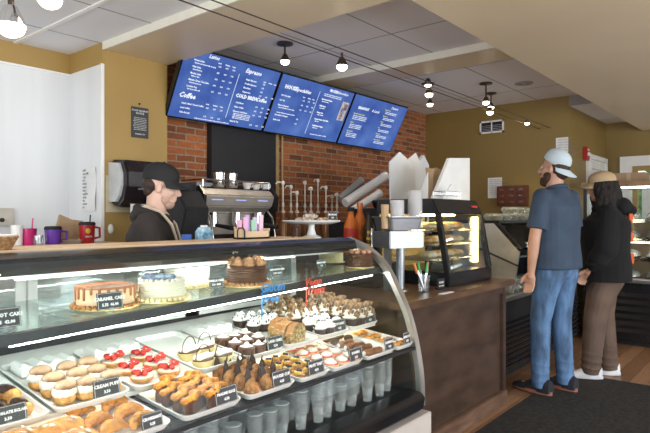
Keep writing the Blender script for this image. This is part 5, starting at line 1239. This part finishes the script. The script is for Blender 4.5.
# --- customer in black hoodie
P2=Person((5.17,1.23,.005),math.radians(20),.97,'person in black hoodie, tan cap, brown trousers and white sneakers',
   {-1:((-.26,.02,1.12),(-.20,.14,.93),(1,.2,0)),1:((.26,.0,1.12),(.22,.14,.93),(-1,.2,0))},{-1:(-.11,.12),1:(.08,-.04)},(math.radians(4),-.08))
P2.body(SKIN,1.05)
P2.trousers(mat('taupe_cotton',(.13,.085,.062),.85,var=.2,scale=6,bump=.2),1.28,'trousers',.066)
P2.top(mat('black_fleece',(.005,.005,.006),.95,var=.3),1.5,'hoodie',.84,'long',1.0)
hd_=MB().ell((0,-.13,1.47),(.13,.085,.085),Matrix.Rotation(.5,3,'X'),n=18,m=10).ell((0,-.19,1.44),(.09,.06,.05)).tube([(.10*math.cos(t),-.02+.095*math.sin(t),1.49-.035*math.sin(t)) for t in [2*PI*i/20 for i in range(20)]],.035,8,closed=True)
obj('hood',remeshed(hd_,'hood',MATS['black_fleece'],.009,4),None,P2.t)
mat('lace_white',(.7,.7,.7),.6); MATS['lace']=MATS['lace_white']
P2.shoes(mat('white_leather',(.72,.74,.78),.45),mat('white_sole',(.70,.70,.72),.5))
P2.cap_(mat('tan_canvas',(.46,.34,.20),.8,var=.08),1,-.02,1.13,.075,'cap')
lh=MB(); 
lh.ell((0,-.03,.0),(.092,.098,.095),n=18,m=10)
random.seed(5)
for k in range(70):
    a=PI*(.78+1.44*k/69); r0=.100; x0,y0=r0*math.cos(a),-.02+r0*1.05*math.sin(a); L=random.uniform(.24,.36); ph=random.uniform(0,6)
    pts=[]
    for j in range(9):
        t=j/8; z=.05-L*t-.03*t; pts.append((x0*(1+.28*t)+.009*math.sin(ph+j*1.5),y0*(1+.25*t)+.009*math.cos(ph+j*1.5),z))
    lh.tube(pts,[.014,.018,.021,.022,.021,.019,.016,.012,.005],6)
obj('long_hair',remeshed(lh.xf(P2.HM),'long_hair',mat('dark_wavy_hair',(.008,.005,.004),.8,var=.6,scale=60),.0055,1,.4),None,P2.t)
OR=mat('orange_print',(.80,.13,.03),.6); 
pm=MB(); pw_=MB()
for i,z in enumerate((1.36,1.20,1.02)):
    yy=-.196-.004*i
    for q in range(3): pm.box(-.10+q*.07,yy-.006,z-.03,-.055+q*.07,yy+.02,z+.05)
    pw_.box(-.085,yy-.008,z-.012,.09,yy+.02,z+.012)
obj('orange_back_print',pm,OR,P2.t); obj('white_back_print',pw_,PAPER,P2.t)
# --- barista
P3=Person((1.74,2.685,0),math.atan2(-.66,.75)-PI/2,.925,'barista in black cap and hoodie with tan apron straps behind the case',
   {-1:((-.25,.10,1.16),(-.16,.33,1.14),(1,0,0)),1:((.25,.10,1.16),(.16,.33,1.14),(-1,0,0))},{-1:(-.11,.0),1:(.11,.0)},(0,-.10),lean=.06)
P3.body(mat('fair_skin',(.66,.42,.32),.5,var=.06,scale=12),1.0); P3.trousers(mat('black_denim',(.02,.02,.024),.8),1.0)
P3.top(mat('charcoal_hoodie',(.022,.018,.017),.9,var=.3),1.10,'hoodie',.86,'long')
hd_=MB().ell((0,-.085,1.455),(.11,.05,.05),Matrix.Rotation(.5,3,'X'),n=18,m=10).tube([(.095*math.cos(t),-.005+.092*math.sin(t),1.475-.03*math.sin(t)) for t in [2*PI*i/20 for i in range(20)]],.028,8,closed=True)
obj('hood',remeshed(P3.up(hd_),'hood',MATS['charcoal_hoodie'],.008,4),None,P3.t)
APR=mat('tan_strap',(.55,.45,.34),.7)
for k in (-1,1):
    st=MB().tube([(k*.06,-.09,1.505),(k*.10,-.03,1.515),(k*.112,.05,1.49),(k*.105,.115,1.42),(k*.095,.152,1.32),(k*.09,.160,1.15)],.009,6)
    obj('apron_strap',P3.up(st),APR,P3.t,smooth=True)
obj('apron',P3.up(MB().rings([[(x*(1 if z>1.1 else 1.3),.146+.012*math.cos(x*8)+d_,z) for x,d_ in ((-.12,0),(0,.012),(.12,0),(.12,.008),(0,.02),(-.12,.008))] for z in (.75,.95,1.1,1.24)])),BLKM,P3.t)
P3.shoes(BLKM,BLKM)
P3.cap_(mat('black_cap_cloth',(.012,.012,.013),.8),1,-.05,1.04,.070)
lb=MB(); text_mb(lb,'B',.028,Matrix.Translation((0,.098,.05))@Matrix.Rotation(PI,4,'Z')@RX90@Matrix.Rotation(-.35,4,'X'),'CENTER'); obj('cap_emblem',P3.up(lb.xf(P3.HM)),mat('gold_thread',(.5,.35,.1),.5),P3.t)
hb=MB().ell((0,-.048,.012),(.074,.068,.062),n=18,m=10).ell((0,-.062,-.03),(.060,.040,.040))
obj('hair',remeshed(P3.up(hb.xf(P3.HM)),'hair',HAIR,.006,2),None,P3.t)
st=MB().ell((0,.042,-.088),(.0455,.046,.036)).ell((.040,.030,-.060),(.020,.030,.036)).ell((-.040,.030,-.060),(.020,.030,.036))
obj('stubble',remeshed(P3.up(st.xf(P3.HM)),'stubble',mat('stubble_skin',(.50,.31,.23),.6,var=.15,scale=80),.005,2),None,P3.t)
